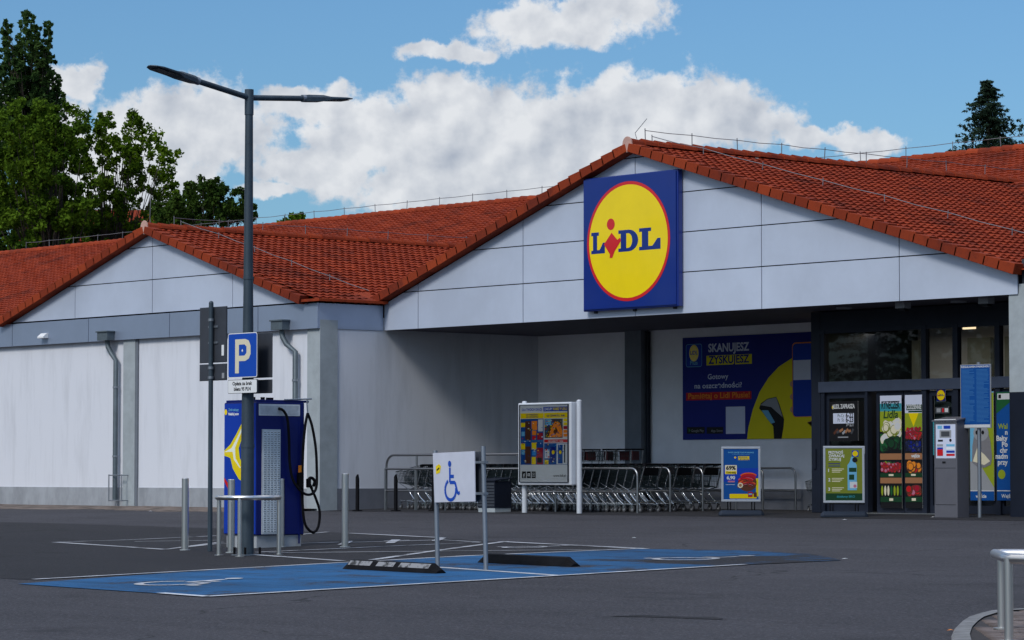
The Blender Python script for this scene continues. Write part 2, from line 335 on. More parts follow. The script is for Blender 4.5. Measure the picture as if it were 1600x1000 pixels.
class Print:
    """flat printing on a plane of a mesh: 2-D coordinates x right, z up; each layer 1.5 mm proud of the one before"""
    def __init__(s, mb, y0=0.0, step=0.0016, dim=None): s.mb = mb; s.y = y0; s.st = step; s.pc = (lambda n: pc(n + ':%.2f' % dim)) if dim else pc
    def Y(s, l): return s.y - s.st * l
    def rect(s, x0, z0, x1, z1, c, l=1): y = s.Y(l); s.mb.add([(x0, y, z0), (x1, y, z0), (x1, y, z1), (x0, y, z1)], [(0, 1, 2, 3)], s.pc(c))
    def poly(s, pts, c, l=1, holes=()):
        loops = [[Vector((p[0], p[1], 0)) for p in pts]] + [[Vector((p[0], p[1], 0)) for p in h] for h in holes]
        tr = tessellate_polygon(loops); al = [p for lp in loops for p in lp]; y = s.Y(l)
        fs = []
        for t in tr:
            a, b, c_ = (al[i] for i in t)
            fs.append(tuple(t) if (b - a).cross(c_ - a).z > 0 else tuple(reversed(t)))
        s.mb.add([(p.x, y, p.y) for p in al], fs, s.pc(c))
    def ell(s, cx, cz, rx, rz, c, l=1, n=40, hole=None):
        p = [(cx + rx * math.cos(2 * math.pi * i / n), cz + rz * math.sin(2 * math.pi * i / n)) for i in range(n)]
        if hole: s.poly(p, c, l, [[(cx + rx * hole * math.cos(2 * math.pi * i / n), cz + rz * hole * math.sin(2 * math.pi * i / n)) for i in range(n)]])
        else: s.mb.add([(a, s.Y(l), b) for a, b in p], [tuple(range(n))], s.pc(c))
    def rrect(s, x0, z0, x1, z1, r, c, l=1, hole=None):
        def rr(x0, z0, x1, z1, r):
            o = []
            for cx, cz, a0 in ((x1 - r, z0 + r, -90), (x1 - r, z1 - r, 0), (x0 + r, z1 - r, 90), (x0 + r, z0 + r, 180)):
                for k in range(5): a = R(a0 + k * 22.5); o.append((cx + r * math.cos(a), cz + r * math.sin(a)))
            return o
        if hole: s.poly(rr(x0, z0, x1, z1, r), c, l, [rr(x0 + hole, z0 + hole, x1 - hole, z1 - hole, max(r - hole, .002))])
        else: p = rr(x0, z0, x1, z1, r); s.mb.add([(a, s.Y(l), b) for a, b in p], [tuple(range(len(p)))], s.pc(c))
    def line(s, pts, wd, c, l=1):
        for (a, b), (d, e) in zip(pts, pts[1:]):
            dx, dz = d - a, e - b; L = math.hypot(dx, dz) or 1; nx, nz = -dz / L * wd / 2, dx / L * wd / 2
            s.poly([(a + nx, b + nz), (a - nx, b - nz), (d - nx, e - nz), (d + nx, e + nz)], c, l)
    def text(s, txt, x, z, h, c, l=2, width=None, align='l', bold=0.0, shear=0.0):
        vs, fs = text_geo(txt, bold)
        if not vs: return
        xs = [v[0] for v in vs]; x0, x1 = min(xs), max(xs); sc = h / 0.73
        sx = sc if width is None else width / (x1 - x0)
        W_ = (x1 - x0) * sx; ox = x - (0 if align == 'l' else W_ / 2 if align == 'c' else W_)
        y = s.Y(l)
        s.mb.add([(ox + (v[0] - x0) * sx + shear * v[1] * sc, y, z + v[1] * sc) for v in vs], fs, s.pc(c))
    def dots(s, x0, z0, x1, z1, r, cols, n, l=1, seg=10, asp=1.0):
        for i in range(n):
            a = random.uniform(x0 + r, x1 - r); b = random.uniform(z0 + r * asp, z1 - r * asp); k = random.uniform(.7, 1.1); cc = random.choice(cols); s.ell(a, b, r * k * 1.16, r * k * asp * 1.16, UND[cc], l + i * 0.02, seg); s.ell(a - r * .06, b + r * .1, r * k * .92, r * k * asp * .92, cc, l + i * 0.02 + .009, seg); continue
            s.ell(a, b, r * k, r * k * asp, random.choice(cols), l + i * 0.02, seg)

# ------------------------------------------------------------------ things
def tag(o, label=None, cat=None, group=None, kind=None):
    if label: o['label'] = label
    if cat: o['category'] = cat
    if group: o['group'] = group
    if kind: o['kind'] = kind
    return o
def thing(name, label, cat, loc=(0, 0, 0), rz=0.0, group=None):
    o = bpy.data.objects.new(name, None); COL.objects.link(o); o.empty_display_size = 0.2
    o.location = loc; o.rotation_euler = (0, 0, rz); return tag(o, label, cat, group)
def face_part(name, parent, fn, loc=(0, 0, 0), rz=0.0, bevel=0):
    mb = MB(); mb.M = Matrix.Translation(loc) @ Matrix.Rotation(rz, 4, 'Z'); fn(mb); return mb.build(name, parent, bevel=bevel)
def copy_tree(o):
    c = o.copy(); COL.objects.link(c)
    for ch in o.children:
        d = ch.copy(); COL.objects.link(d); d.parent = c
        for g in ch.children: e = g.copy(); COL.objects.link(e); e.parent = d
    return c

# ================================================================== GROUND
def sheet(name, polys, mat, lift, kind='structure', label=None):
    mb = MB()
    for p in polys:
        mb.add([(a, b, gz(b) + lift) for a, b in p], [tuple(range(len(p)))], mat)
    return tag(mb.build(name), kind=kind)
mb = MB()
ys = [-2500, -60, 0, 3000]
for y0, y1 in zip(ys, ys[1:]):
    mb.add([(-3000, y0, gz(y0)), (3000, y0, gz(y0)), (3000, y1, gz(y1)), (-3000, y1, gz(y1))], [(0, 1, 2, 3)], M_ASPH)
tag(mb.build('ground'), kind='structure')
def wob(pts, amp=0.12, n=14):
    out = []
    for (a, b), (c, d) in zip(pts, pts[1:] + pts[:1]):
        for i in range(n):
            t = i / n; out.append((a + (c - a) * t + random.uniform(-amp, amp), b + (d - b) * t + random.uniform(-amp, amp)))
    return out
sheet('parking_lot', [wob([(-60, -22.6), (3.9, -23.4), (4.0, -13.4), (-6, -10.9), (-16, -10.0), (-60, -9.4)], 0.05, 30)], M_ASPD, 0.004)
sheet('pavement', [wob([(-18.1, -1.9), (6, -1.6), (6, -0.02), (-18.1, -0.02)], 0.03, 30), [(-18.28, -0.02), (6, -0.02), (6, 0.0), (-18.28, 0.0)], [(-18.28, 0.0), (6, 0.0), (6, 4.78), (-18.28, 4.78)]], M_APRON, 0.005)
mb = MB(); nD = 150; vs = []
for i in range(nD + 1):
    x = -75 + 56.6 * i / nD; w_d = 2.3 - .9 * (i / nD) + random.uniform(-.25, .25) + .3 * math.sin(i * .37)
    for k, zz_ in ((0, .045), (.3, .05 + random.uniform(-.012, .02)), (.75, .022 + random.uniform(-.01, .012)), (1, 0.002)): y = -1.83 - w_d * k; vs.append((x, y, gz(y) + zz_))
mb.add(vs, [(i * 4 + k + 1, (i + 1) * 4 + k + 1, (i + 1) * 4 + k, i * 4 + k) for i in range(nD) for k in range(3)], M_DIRT); tag(mb.build('dirt_strip'), kind='structure')
sheet('asphalt_patch', [wob([(15.0, -24.25), (16.3, -23.95), (15.9, -23.75), (15.1, -23.95)], 0.05, 5)], M_PATCH, 0.004)
# blue bays
sheet('blue_bay_paint', [wob([(4.0, -21.6), (4.6, -24.1), (8.94, -24.43), (8.95, -19.35), (3.6, -18.7)], 0.01, 4)], M_PB, 0.008)
sheet('blue_bay_paint', [[(3.6, -18.7), (8.95, -19.35), (8.95, -16.6), (3.7, -16.0)]], M_PB, 0.008)
sheet('blue_bay_paint', [wob([(3.7, -16.0), (8.95, -16.6), (9.2, -14.7), (7.6, -13.5), (5.6, -13.1), (4.1, -13.5)], 0.02, 8)], M_PBW, 0.008)
def strip(a, b, wd):
    dx, dy = b[0] - a[0], b[1] - a[1]; L = math.hypot(dx, dy); nx, ny = -dy / L * wd / 2, dx / L * wd / 2
    return [(a[0] + nx, a[1] + ny), (a[0] - nx, a[1] - ny), (b[0] - nx, b[1] - ny), (b[0] + nx, b[1] + ny)]
def g2(px, py): p = gnd(px, py); return (p.x, p.y)
sheet('bay_line', [strip((8.95, -24.45), (8.95, -16.2), 0.12), strip((8.95, -24.45), (7.9, -24.33), 0.12), strip((3.85, -23.4), (3.66, -16.3), 0.11), strip((3.66, -16.3), (4.1, -13.45), 0.11)], M_PWN, 0.012)
sheet('bay_divider_line', [strip((5.95, -18.72), (8.9, -19.36), 0.12)], M_PWN, 0.0125)
LN = [((85, 848), (258, 859.5), .13), ((258, 859.5), (345, 850), .1), ((85, 848), (200, 844.5), .1), ((200, 844.5), (340, 838), .1), ((210, 847), (345, 845), .08),
      ((345, 850), (470, 850), .07), ((400, 868), (535, 877.5), .13), ((400, 864), (640, 853), .1), ((640, 853), (750, 848.5), .09), ((420, 865), (800, 861), .08), ((800, 861), (960, 859.5), .08),
      ((581, 876), (677, 862), .13), ((677, 862), (790, 847), .13), ((784, 847.3), (1010, 858.5), .14), ((470, 836), (512, 832), .09), ((545, 834), (690, 841), .12), ((470, 850), (530, 848), .1),
      ((545, 848.5), (690, 844.5), .1), ((690, 844.5), (750, 848), .08), ((270, 858), (345, 848), .12), ((600, 846), (640, 845), .09)]
sheet('parking_line', [strip(g2(*a), g2(*b), wd) for a, b, wd in LN], M_PW, 0.012)
sheet('arrow_marking', [[g2(602, 850), g2(616, 850), g2(626, 844.5), g2(612, 844.5)], [g2(674, 846.5), g2(686, 846.5), g2(698, 841.5), g2(687, 841)], [g2(527, 852.5), g2(541, 852.5), g2(552, 846.8), g2(540, 846.8)]], M_PW, 0.016)
WC_SEG = [((0, 1.9), (0, 1.05)), ((0, 1.05), (0.55, 1.05)), ((0, 1.4), (0.42, 1.4)), ((0.55, 1.05), (0.85, 0.4)), ((0.85, 0.4), (1.05, 0.48))]
def wheelchair2d():
    segs = list(WC_SEG)
    arc = [(0.08 + 0.58 * math.cos(R(a)), 0.62 + 0.58 * math.sin(R(a))) for a in range(118, 372, 18)]
    segs += list(zip(arc, arc[1:])); return segs, (-0.02, 2.12, 0.17)
def ground_wc(cx, cy, ux, uy, vx, vy, sc, mat, name):
    segs, (hx, hy, hr) = wheelchair2d(); ps = []
    tr = lambda p: (cx + (p[0] * ux + p[1] * vx) * sc, cy + (p[0] * uy + p[1] * vy) * sc)
    for a, b in segs: ps.append(strip(tr(a), tr(b), 0.16 * sc))
    ps.append([tr((hx + hr * math.cos(R(k * 30)), hy + hr * math.sin(R(k * 30)))) for k in range(12)])
    mb = MB()
    for i, p in enumerate(ps): mb.add([(a, b, gz(b) + 0.0135 + i * 0.0002) for a, b in p], [tuple(range(len(p)))], mat)
    tag(mb.build(name), kind='structure')
ground_wc(6.3, -23.5, 1, 0, -0.15, 0.99, 0.72, M_PWN, 'wheelchair_marking')
ground_wc(7.2, -15.9, -1, 0, 0.1, 0.99, 0.66, M_PW, 'wheelchair_marking')
ground_wc(2.2, -14.2, -1, 0, 0.1, 0.99, 0.5, M_PW, 'wheelchair_marking')

# island with kerb, lower right
isl = [(19.6, -21.3), (18.95, -22.05), (18.70, -22.45), (18.60, -22.68), (18.54, -22.90), (18.55, -23.08), (18.68, -23.37), (18.92, -23.82), (19.24, -24.29), (19.65, -24.85), (20.15, -25.48), (20.73, -26.15), (21.43, -26.94), (22.4, -27.9), (34, -33), (34, -19.5)]
mb = MB(); KH = 0.12
def inset(p, d):
    out = []; n = len(p)
    for i in range(n):
        a = Vector(p[i - 1]); b = Vector(p[i]); c = Vector(p[(i + 1) % n])
        n1 = Vector((-(b - a).y, (b - a).x)).normalized(); n2 = Vector((-(c - b).y, (c - b).x)).normalized(); q = b + (n1 + n2).normalized() * d
        out.append((q.x, q.y))
    return out
ccw = isl[:]
ins_ = inset(ccw, 0.14)
M_KERB = pmat('kerb_concrete', (0.20, 0.20, 0.20), 0.85, var=0.3, scale=5, bump=0.3, bscale=50)
n = len(ccw); bev = inset(ccw, 0.02)
vs = [(a, b, gz(b) - 0.05) for a, b in ccw] + [(a, b, gz(b) + KH - 0.02) for a, b in ccw] + [(a, b, gz(b) + KH) for a, b in bev] + [(a, b, gz(b) + KH) for a, b in ins_]
mb.add(vs, [(r * n + i, r * n + (i + 1) % n, (r + 1) * n + (i + 1) % n, (r + 1) * n + i) for r in range(3) for i in range(n)], M_KERB)
tag(mb.build('kerb'), kind='structure')
mb = MB(); M_BRICK = pmat('paver', (0.17, 0.135, 0.125), 0.85, var=0.35, scale=3.0, bump=0.3)
mb.add([(a, b, gz(b) + KH - 0.012) for a, b in ins_], [tuple(range(n))], pmat('paver_joint', (0.035, 0.03, 0.03), 0.9))
def inside(x, y, poly):
    c = False; j = len(poly) - 1
    for i in range(len(poly)):
        xi, yi = poly[i]; xj, yj = poly[j]
        if (yi > y) != (yj > y) and x < (xj - xi) * (y - yi) / (yj - yi) + xi: c = not c
        j = i
    return c
ins2 = inset(ccw, 0.15); bl, bw = 0.20, 0.10
for iy in range(0, 85):
    for ix in range(0, 34):
        x = 17 + ix * bl + (iy % 2) * bl / 2; y = -29.0 + iy * bw
        if x > 22.5: continue
        q = [(x + .004, y + .004), (x + bl - .004, y + .004), (x + bl - .004, y + bw - .004), (x + .004, y + bw - .004)]
        if all(inside(a, b, ins2) for a, b in q):
            h = KH + random.uniform(-.0025, .0025)
            mb.prism([(a, b, gz(y) + h - .012) for a, b in q], (0, 0, 0.012), M_BRICK)
tag(mb.build('paving_island'), kind='structure')

# ================================================================== SUPERMARKET
shop = thing('supermarket', 'white walled supermarket with grey clad gables and red tiled roofs', 'supermarket')
YL = -1.86; FB, FT = 4.09, 4.68
def part(name, mb, bevel=0, label=None, parent=None):
    o = mb.build(name, parent or shop, bevel=bevel)
    if label: o['label'] = label
    return o
# walls
mb = MB()
mb.box(-80, -18.74, YL + 0.05, YL + 0.35, 0.46, FB + .3, M_WALL)
mb.box(-18.71, -18.33, -1.36, 4.8, 0.46, FB + .3, M_WALL)
part('wall', mb)
mb = MB(); mb.box(-18.33, 12, 4.8, 5.05, 0.46, FB + .3, M_WALL2); part('wall', mb, label='shaded back wall of the trolley recess')
mb = MB()
mb.box(-80, -18.74, YL + 0.03, YL + 0.34, -0.3, 0.46, M_PLINTH); part('plinth', mb)
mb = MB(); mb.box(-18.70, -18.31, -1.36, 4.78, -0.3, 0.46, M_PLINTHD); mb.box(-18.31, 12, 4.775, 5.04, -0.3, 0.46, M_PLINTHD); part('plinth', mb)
mb = MB(); mb.box(-26.21, -25.70, YL - 0.01, YL + 0.2, -.3, FB + .2, M_CONC); part('column', mb)
mb = MB(); mb.box(-25.70, -25.61, YL + .005, YL + 0.2, -.3, FB + .2, M_COLD); part('joint_strip', mb)
mb = MB(); mb.box(-18.78, -18.305, YL - 0.005, -1.36, -.3, FB + .2, M_CONC); part('column', mb)
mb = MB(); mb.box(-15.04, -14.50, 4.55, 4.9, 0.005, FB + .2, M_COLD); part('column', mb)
mb = MB(); mb.box(0, 0.42, 0.03, 0.5, -.2, 2.3, M_FRAME); mb.box(0.002, 0.418, 0.032, 0.498, 2.3, FB + .2, M_CONC); part('column', mb, label='entrance pillar, dark below and pale above')
# soffit
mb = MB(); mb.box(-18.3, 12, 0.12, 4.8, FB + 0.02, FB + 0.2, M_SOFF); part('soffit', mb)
# fascias
mb = MB()
xs = [-80, -73.8, -70.2, -66.7, -63.1, -59.5, -56, -52.4, -48.9, -45.4, -41.9, -38.3, -34.78, -31.23, -27.67, -24.14, -20.57, -18.31]
for a, b in zip(xs, xs[1:]): mb.box(a + .012, b - .012 if b < -18.4 else b, YL - 0.08, YL - 0.03, FB, FT - .01, M_FASC)
mb.box(-80, -18.33, YL - 0.03, YL + .3, FB + .01, FT - .02, M_JOINT)
mb.box(-18.36, -18.31, YL - 0.03, -0.03, FB, FT - .01, M_FASC)
part('fascia', mb, bevel=0.004)
mb = MB(); mb.box(0.26, 12, 0.10, 0.16, 4.12, 4.75, M_BACK); part('fascia', mb)
def clip(poly, a, b, c):                      # keep a*x+b*z<=c
    out = []
    for i in range(len(poly)):
        p, q = poly[i], poly[(i + 1) % len(poly)]; dp, dq = a * p[0] + b * p[1] - c, a * q[0] + b * q[1] - c
        if dp <= 0: out.append(p)
        if (dp < 0 < dq) or (dq < 0 < dp): t = dp / (dp - dq); out.append((p[0] + (q[0] - p[0]) * t, p[1] + (q[1] - p[1]) * t))
    return out
def gable(y, ax, az, lx, lz, rx, rz, zs, xs, bottom):
    sl_, sr = (az - lz) / (ax - lx), (rz - az) / (rx - ax)
    mb = MB(); g = 0.011
    for z0, z1 in zip(zs, zs[1:]):
        for x0, x1 in zip(xs, xs[1:]):
            p = [(x0 + g, z0 + g), (x1 - g, z0 + g), (x1 - g, z1 - g), (x0 + g, z1 - g)]
            p = clip(p, -sl_, 1, az - sl_ * ax); p = clip(p, -sr, 1, az - sr * ax)
            if len(p) > 2: 
                dy = random.uniform(0, 0.003)
                mb.prism([(a, y - 0.03 + dy, b) for a, b in p], (0, .03, 0), M_CLAD)
    part('gable_cladding', mb)
    mb = MB(); base = [(lx, bottom + .02), (rx, bottom + .02), (rx, rz - .02), (ax, az - .02), (lx, lz - .02)]
    mb.prism([(a, y + 0.0, b) for a, b in base], (0, 0.12, 0), M_JOINT); part('gable_backing', mb)
gable(0.03, -9.93, 7.55, -18.31, 4.70, 0.24, 4.47, [FB, 4.95, 5.78, 6.61, 7.44, 8.0], [-18.31, -17.08, -13.48, -9.93, -6.27, -2.63, 0.24], FB)
gable(YL + .0, -25.0, 6.64, -31.4, 4.68, -18.6, 4.68, [4.70, 5.52, 6.33, 7.2], [-31.9, -28.36, -24.95, -21.64, -18.2], 4.68)

# tiles
def tiles(name, O, U, V, lu, lv, keep=None, tw=0.21, tl=0.29, seg=6, amp=0.024, step=0.036, mat=None):
    """interlocking pantiles: U along the eave, V up the slope"""
    O, U, V = Vector(O), Vector(U).normalized(), Vector(V).normalized(); N = U.cross(V)
    if N.z < 0: N = -N
    nu, nv = max(1, round(lu / tw)), max(1, round(lv / tl)); tw, tl = lu / nu, lv / nv; prof = [0.0, 0.55, 1.0, 0.75, 0.15, -0.35, -0.55][:seg]
    Oa, Ua, Va, Na = (np.array(q) for q in (O, U, V, N))
    iu = np.arange(nu * seg + 1); h = np.array([prof[i % seg] for i in iu]) * amp; u = iu * (tw / seg)
    vsl = []; 
    for j in range(nv):
        for (v, off) in ((j * tl, step), ((j + 1) * tl + .02, 0.0)):
            jit = 0.004 * np.sin(u * 3.1 + j * 1.7) + 0.003 * np.sin(u * 11 + j * 5)
            vsl.append(Oa + np.outer(u, Ua) + v * Va + np.outer(h * (1 if off else 0.8) + off + jit, Na))
        vsl.append(vsl[-2] - 0.05 * Na)         # butt end of the course
    A = np.concatenate(vsl); w_ = len(u); fs = []; rnd = []
    trand = rng.random((nv, nu + 1))
    for j in range(nv):
        b0 = j * 3 * w_
        for i in range(nu * seg):
            if keep:
                c = A[b0 + i]
                if not keep(c): continue
            r = trand[j, i // seg]
            fs.append((b0 + i, b0 + i + 1, b0 + w_ + i + 1, b0 + w_ + i)); rnd.append(r)
            fs.append((b0 + 2 * w_ + i, b0 + 2 * w_ + i + 1, b0 + i + 1, b0 + i)); rnd.append(min(1, r + .2))
    me = bpy.data.meshes.new(name); me.from_pydata(A.tolist(), [], fs); me.materials.append(mat or M_TILE)
    at = me.attributes.new('tilerand', 'FLOAT', 'FACE'); at.data.foreach_set('value', rnd)
    me.validate(); me.update(); o = bpy.data.objects.new(name, me); COL.objects.link(o); o.parent = shop; return o
PIT = 0.335; Y0 = 3.5; RY = 16.5; RZ = 4.7 + PIT * (RY - Y0)
def mainz(y): return 4.7 + PIT * (y - Y0)
def slope_right(ax, az, ex, ez, y0, ylen):   # slope that falls to +x from ridge (ax,az) to eave (ex,ez)
    V = Vector((ax - ex, 0, az - ez)); return tiles('roof_slope', (ex, y0, ez), (0, 1, 0), V, ylen, V.length, keep=lambda c: c[2] > mainz(c[1]) - 0.5)
def slope_left(ax, az, ex, ez, y0, ylen):
    V = Vector((ax - ex, 0, az - ez)); return tiles('roof_slope', (ex, y0, ez), (0, 1, 0), V, ylen, V.length, keep=lambda c: c[2] > mainz(c[1]) - 0.5)
slope_right(-9.93, 7.67, 0.6, 4.47, -0.05, 14.2)
slope_left(-9.93, 7.67, -18.55, 4.72, -0.05, 14.2)
slope_right(-25.03, 6.77, -18.2, 4.70, YL - .08, 13.0)
slope_left(-25.03, 6.77, -31.6, 4.70, YL - .08, 13.0)
tiles('roof_slope', (-80, Y0 + 1.0, mainz(Y0 + 1.0)), (1, 0, 0), (0, 1, PIT), 95, math.hypot(RY - Y0 - 1, RZ - mainz(Y0 + 1)) + .1, seg=5)
mb = MB(); mb.prism([(-80, RY + .1, RZ - .05), (15, RY + .1, RZ - .05), (15, RY + 14, 4.6), (-80, RY + 14, 4.6)], (0, 0, -.1), M_TILER); part('roof_slope', mb)
mb = MB(); mb.box(-80, 15, 5.05, RY + 13.8, -.1, 4.6, M_PLINTHD)
# leave the sales hall behind the entrance open: replaced by a shell further right
mb = MB(); mb.box(-80, -12, 6, RY + 13.8, -.1, 4.5, M_WALL); part('rear_wall', mb)
mb = MB(); mb.box(-11.99, 15, 13.5, 13.8, -.1, 4.5, M_COLD); part('rear_wall', mb)
def tile_row(mb, a, b, L=0.36, w_=0.26, h=0.175, side=0):
    a, b = Vector(a), Vector(b); d = (b - a); n = max(1, round(d.length / L)); d.normalize(); st = (b - a).length / n
    up = Vector((0, 0, 1)); up = (up - d * up.dot(d)).normalized(); q = d.cross(up)
    for i in range(n):
        p = a + d * (i * st - .015) + up * random.uniform(-.004, .004); L1 = st + 0.045
        t0, t1 = 0.0, -0.035                  # lower end sits proud of the next one
        for_ = []
        for (s_, t) in ((0, t1), (L1, t0)):
            for (u, v) in ((-w_ / 2, -h), (w_ / 2, -h), (w_ / 2, t * -1 + .0), (-w_ / 2, t * -1 + .0)):
                for_.append(p + d * s_ + q * u + up * v)
        mb.add(for_, [(0, 1, 2, 3), (7, 6, 5, 4), (0, 4, 5, 1), (1, 5, 6, 2), (2, 6, 7, 3), (3, 7, 4, 0)], M_TILER)
def face_attr(o, lo=0.0, hi=1.0, grp=6):
    me = o.data; at = me.attributes.new('tilerand', 'FLOAT', 'FACE'); n = len(me.polygons)
    v = [random.uniform(lo, hi) for _ in range(n // grp + 1)]; at.data.foreach_set('value', [v[i // grp] for i in range(n)])
def verge(pts):
    mb = MB()
    for a, b in pts: tile_row(mb, a, b)
    o = part('verge_tiles', mb, bevel=.008); face_attr(o)
verge([((-18.55, -0.12, 4.83), (-10.02, -0.12, 7.71)), ((0.36, -0.12, 4.62), (-9.84, -0.12, 7.71))])
verge([((-31.75, YL - .13, 4.78), (-25.12, YL - .13, 6.80)), ((-18.75, YL - .13, 4.82), (-24.94, YL - .13, 6.80))])
mb = MB(); mb.prism([(-18.95, YL - .2, 4.70), (-18.1, YL - .2, 4.70), (-18.1, -.05, 4.70), (-18.95, -.05, 4.95)], (0, 0, .06), M_TILER); o = part('eave_tiles', mb); face_attr(o)
def ridge(a, b, name='ridge_cap', r=0.13, L=0.38):
    mb = MB(); a, b = Vector(a), Vector(b); d = b - a; n = round(d.length / L); st = d.length / n; d.normalize(); q = d.cross(Vector((0, 0, 1))).normalized()
    for i in range(n):
        p = a + d * i * st; vs = []; dz = random.uniform(-.006, .006)
        for (s_, rr, z) in ((0, r * 1.08, .0), (st + .05, r * .92, -.012)):
            for k in range(7):
                an = math.pi * (k / 6); vs.append(p + d * s_ + q * (math.cos(an) * rr) + Vector((0, 0, math.sin(an) * rr + z + dz - .02)))
        mb.add(vs, [(k, k + 1, 8 + k, 7 + k) for k in range(6)], M_TILER, False)
        mb.add(vs[:7], [tuple(range(7))], M_TILER)
    o = part(name, mb); face_attr(o, grp=7); return o
ridge((-9.93, -0.2, 7.73), (-9.93, 12.9, 7.73)); ridge((-25.03, YL - .2, 6.81), (-25.03, 10.2, 6.81))
ridge((-80, RY, RZ + .03), (15, RY, RZ + .03))
for x, y, z in ((-9.93, -0.22, 7.68), (-25.03, YL - .22, 6.77)):
    mb = MB(); mb.M = Matrix.Translation((x, y, z)); P_ = [(0.14 * math.cos(a) , 0.17 * math.sin(a) + .02) for a in [2 * math.pi * k / 16 for k in range(16)]]
    mb.prism([(a, -.02, b) for a, b in P_], (0, .04, 0), M_BRASS); part('ridge_end_disc', mb, bevel=.006)
# lightning conductor
M_WIR = pmat('conductor_wire', (0.20, 0.21, 0.23), 0.6, 0.5)
def conductor(pts, clips=True, up=0.20, stepm=1.35, r=0.008):
    mb = MB(); P_ = [Vector(p) for p in pts]; path = []
    for a, b in zip(P_, P_[1:]):
        L = (b - a).length; n = max(1, int(L / stepm))
        for i in range(n):
            p = a + (b - a) * (i / n); path.append(p + Vector((0, 0, up + random.uniform(-.01, .01))))
            if clips: mb.tube([p - Vector((0, 0, .02)), p + Vector((random.uniform(-.02, .02), 0, up + .04))], 0.011, M_WIR, 5)
            path.append(p + (b - a) / n * .5 + Vector((0, 0, up - .018)))
    path.append(P_[-1] + Vector((0, 0, up))); mb.tube(path, r, M_WIR, 5); return part('lightning_conductor', mb)
conductor([(-9.93, 0.3, 7.84), (-9.93, 12.8, 7.84)]); conductor([(-25.03, -1.2, 6.92), (-25.03, 9.6, 6.92)], up=.16)
conductor([(-60, RY, RZ + .15), (12, RY, RZ + .15)], stepm=1.6, r=.009)
conductor([(-9.93, 0.5, 7.82), (-8.9, 1.0, 7.52), (0.0, 4.2, 4.76)], up=.10, r=.009); conductor([(-25.03, -1.0, 6.90), (-24.0, -.6, 6.56), (-18.5, -0.3, 4.93)], up=.09, r=.009)
mb = MB(); mb.box(-80, -31, YL, Y0 + 2.2, 4.55, 4.66, M_JOINT); part('flat_roof', mb)
mb = MB(); mb.tube([(-9.93, .05, 7.84), (-9.95, .02, 7.96), (-9.88, .3, 8.28)], 0.008, M_WIR, 5); part('lightning_rod', mb); mb = MB(); mb.tube([(-25.03, -1.9, 6.92), (-25.03, -1.92, 7.05), (-25.03, -1.9, 7.48)], 0.010, M_WIR, 5); part('lightning_rod', mb)
# downpipes
def downpipe(hx0, hx1, ex):
    mb = MB(); xm = (hx0 + hx1) / 2; y = YL - .14
    mb.tube([(xm, y, FB + .05), (xm, y, FB - .05), (xm + .03, y, FB - .16), (xm + .14, y + .03, FB - .33), (ex, y + .05, FB - .50), (ex, y + .05, 0.14)], 0.062, M_PIPE, 12)
    for z in (2.9, 1.2): mb.tube([(ex, y + .05, z), (ex, y + .05, z + .05)], 0.075, M_GALV, 12)
    o = part('downpipe', mb); m2 = MB(); m2.box(hx0, hx1, YL - .30, YL - .085, FB + .0, FB + .20, M_PIPE); m2.box(hx0 - .03, hx1 + .03, YL - .33, YL - .082, FB + .20, FB + .235, M_PIPE); m2.build('rain_hopper', o, bevel=.006)
hz = FB
downpipe(-26.95, -26.5, -26.42); downpipe(-19.78, -19.35, -19.12)
mb = MB(); mb.tube([(-14.44, 4.72, 0.01), (-14.44, 4.72, FB)], .055, M_FRAME, 8); part('downpipe', mb)
mb = MB(); x0 = atY(170, 760, YL - .2).x; x1 = atY(190, 760, YL - .2).x
for x in (x0, x1): mb.tube([(x, YL - .2, .12), (x, YL - .2, .78)], .014, M_GALV, 6)
for z in (.14, .76): mb.tube([(x0, YL - .2, z), (x1, YL - .2, z)], .014, M_GALV, 6); mb.tube([(x0, YL - .2, z), (x0, YL + .05, z)], .012, M_GALV, 6); mb.tube([(x1, YL - .2, z), (x1, YL + .05, z)], .012, M_GALV, 6)
part('pipe_guard', mb)
# lamps on the fascia and below the soffit
p = atY(70, 525, YL - .1); mb = MB(); mb.M = Matrix.Translation((p.x, YL - .08, p.z)); mb.prism([(-.14, 0, -.06), (-.14, -.16, -.06), (-.14, -.16, -.02), (-.14, -.05, .07), (-.14, 0, .07)], (.28, 0, 0), pc('white')); part('wall_lamp', mb, bevel=.006)
for px, py, yy in ((1411, 476, .5), (1541, 467, .5)):
    p = atY(px, py, yy); mb = MB(); mb.box(p.x - .12, p.x + .12, yy - .1, yy + .1, FB - .10, FB + .02, pc('grey')); mb.box(p.x - .08, p.x + .08, yy - .07, yy + .07, FB - .15, FB - .10, pc('black')); part('soffit_lamp', mb, bevel=.008)
for px, yy in ((1319, 1.0), (1498, 1.0)):
    p = atY(px, 475, yy); mb = MB(); mb.tube([(p.x, yy, FB - .01), (p.x, yy, FB + .03)], .16, pc('grey'), 20); part('soffit_lamp', mb)

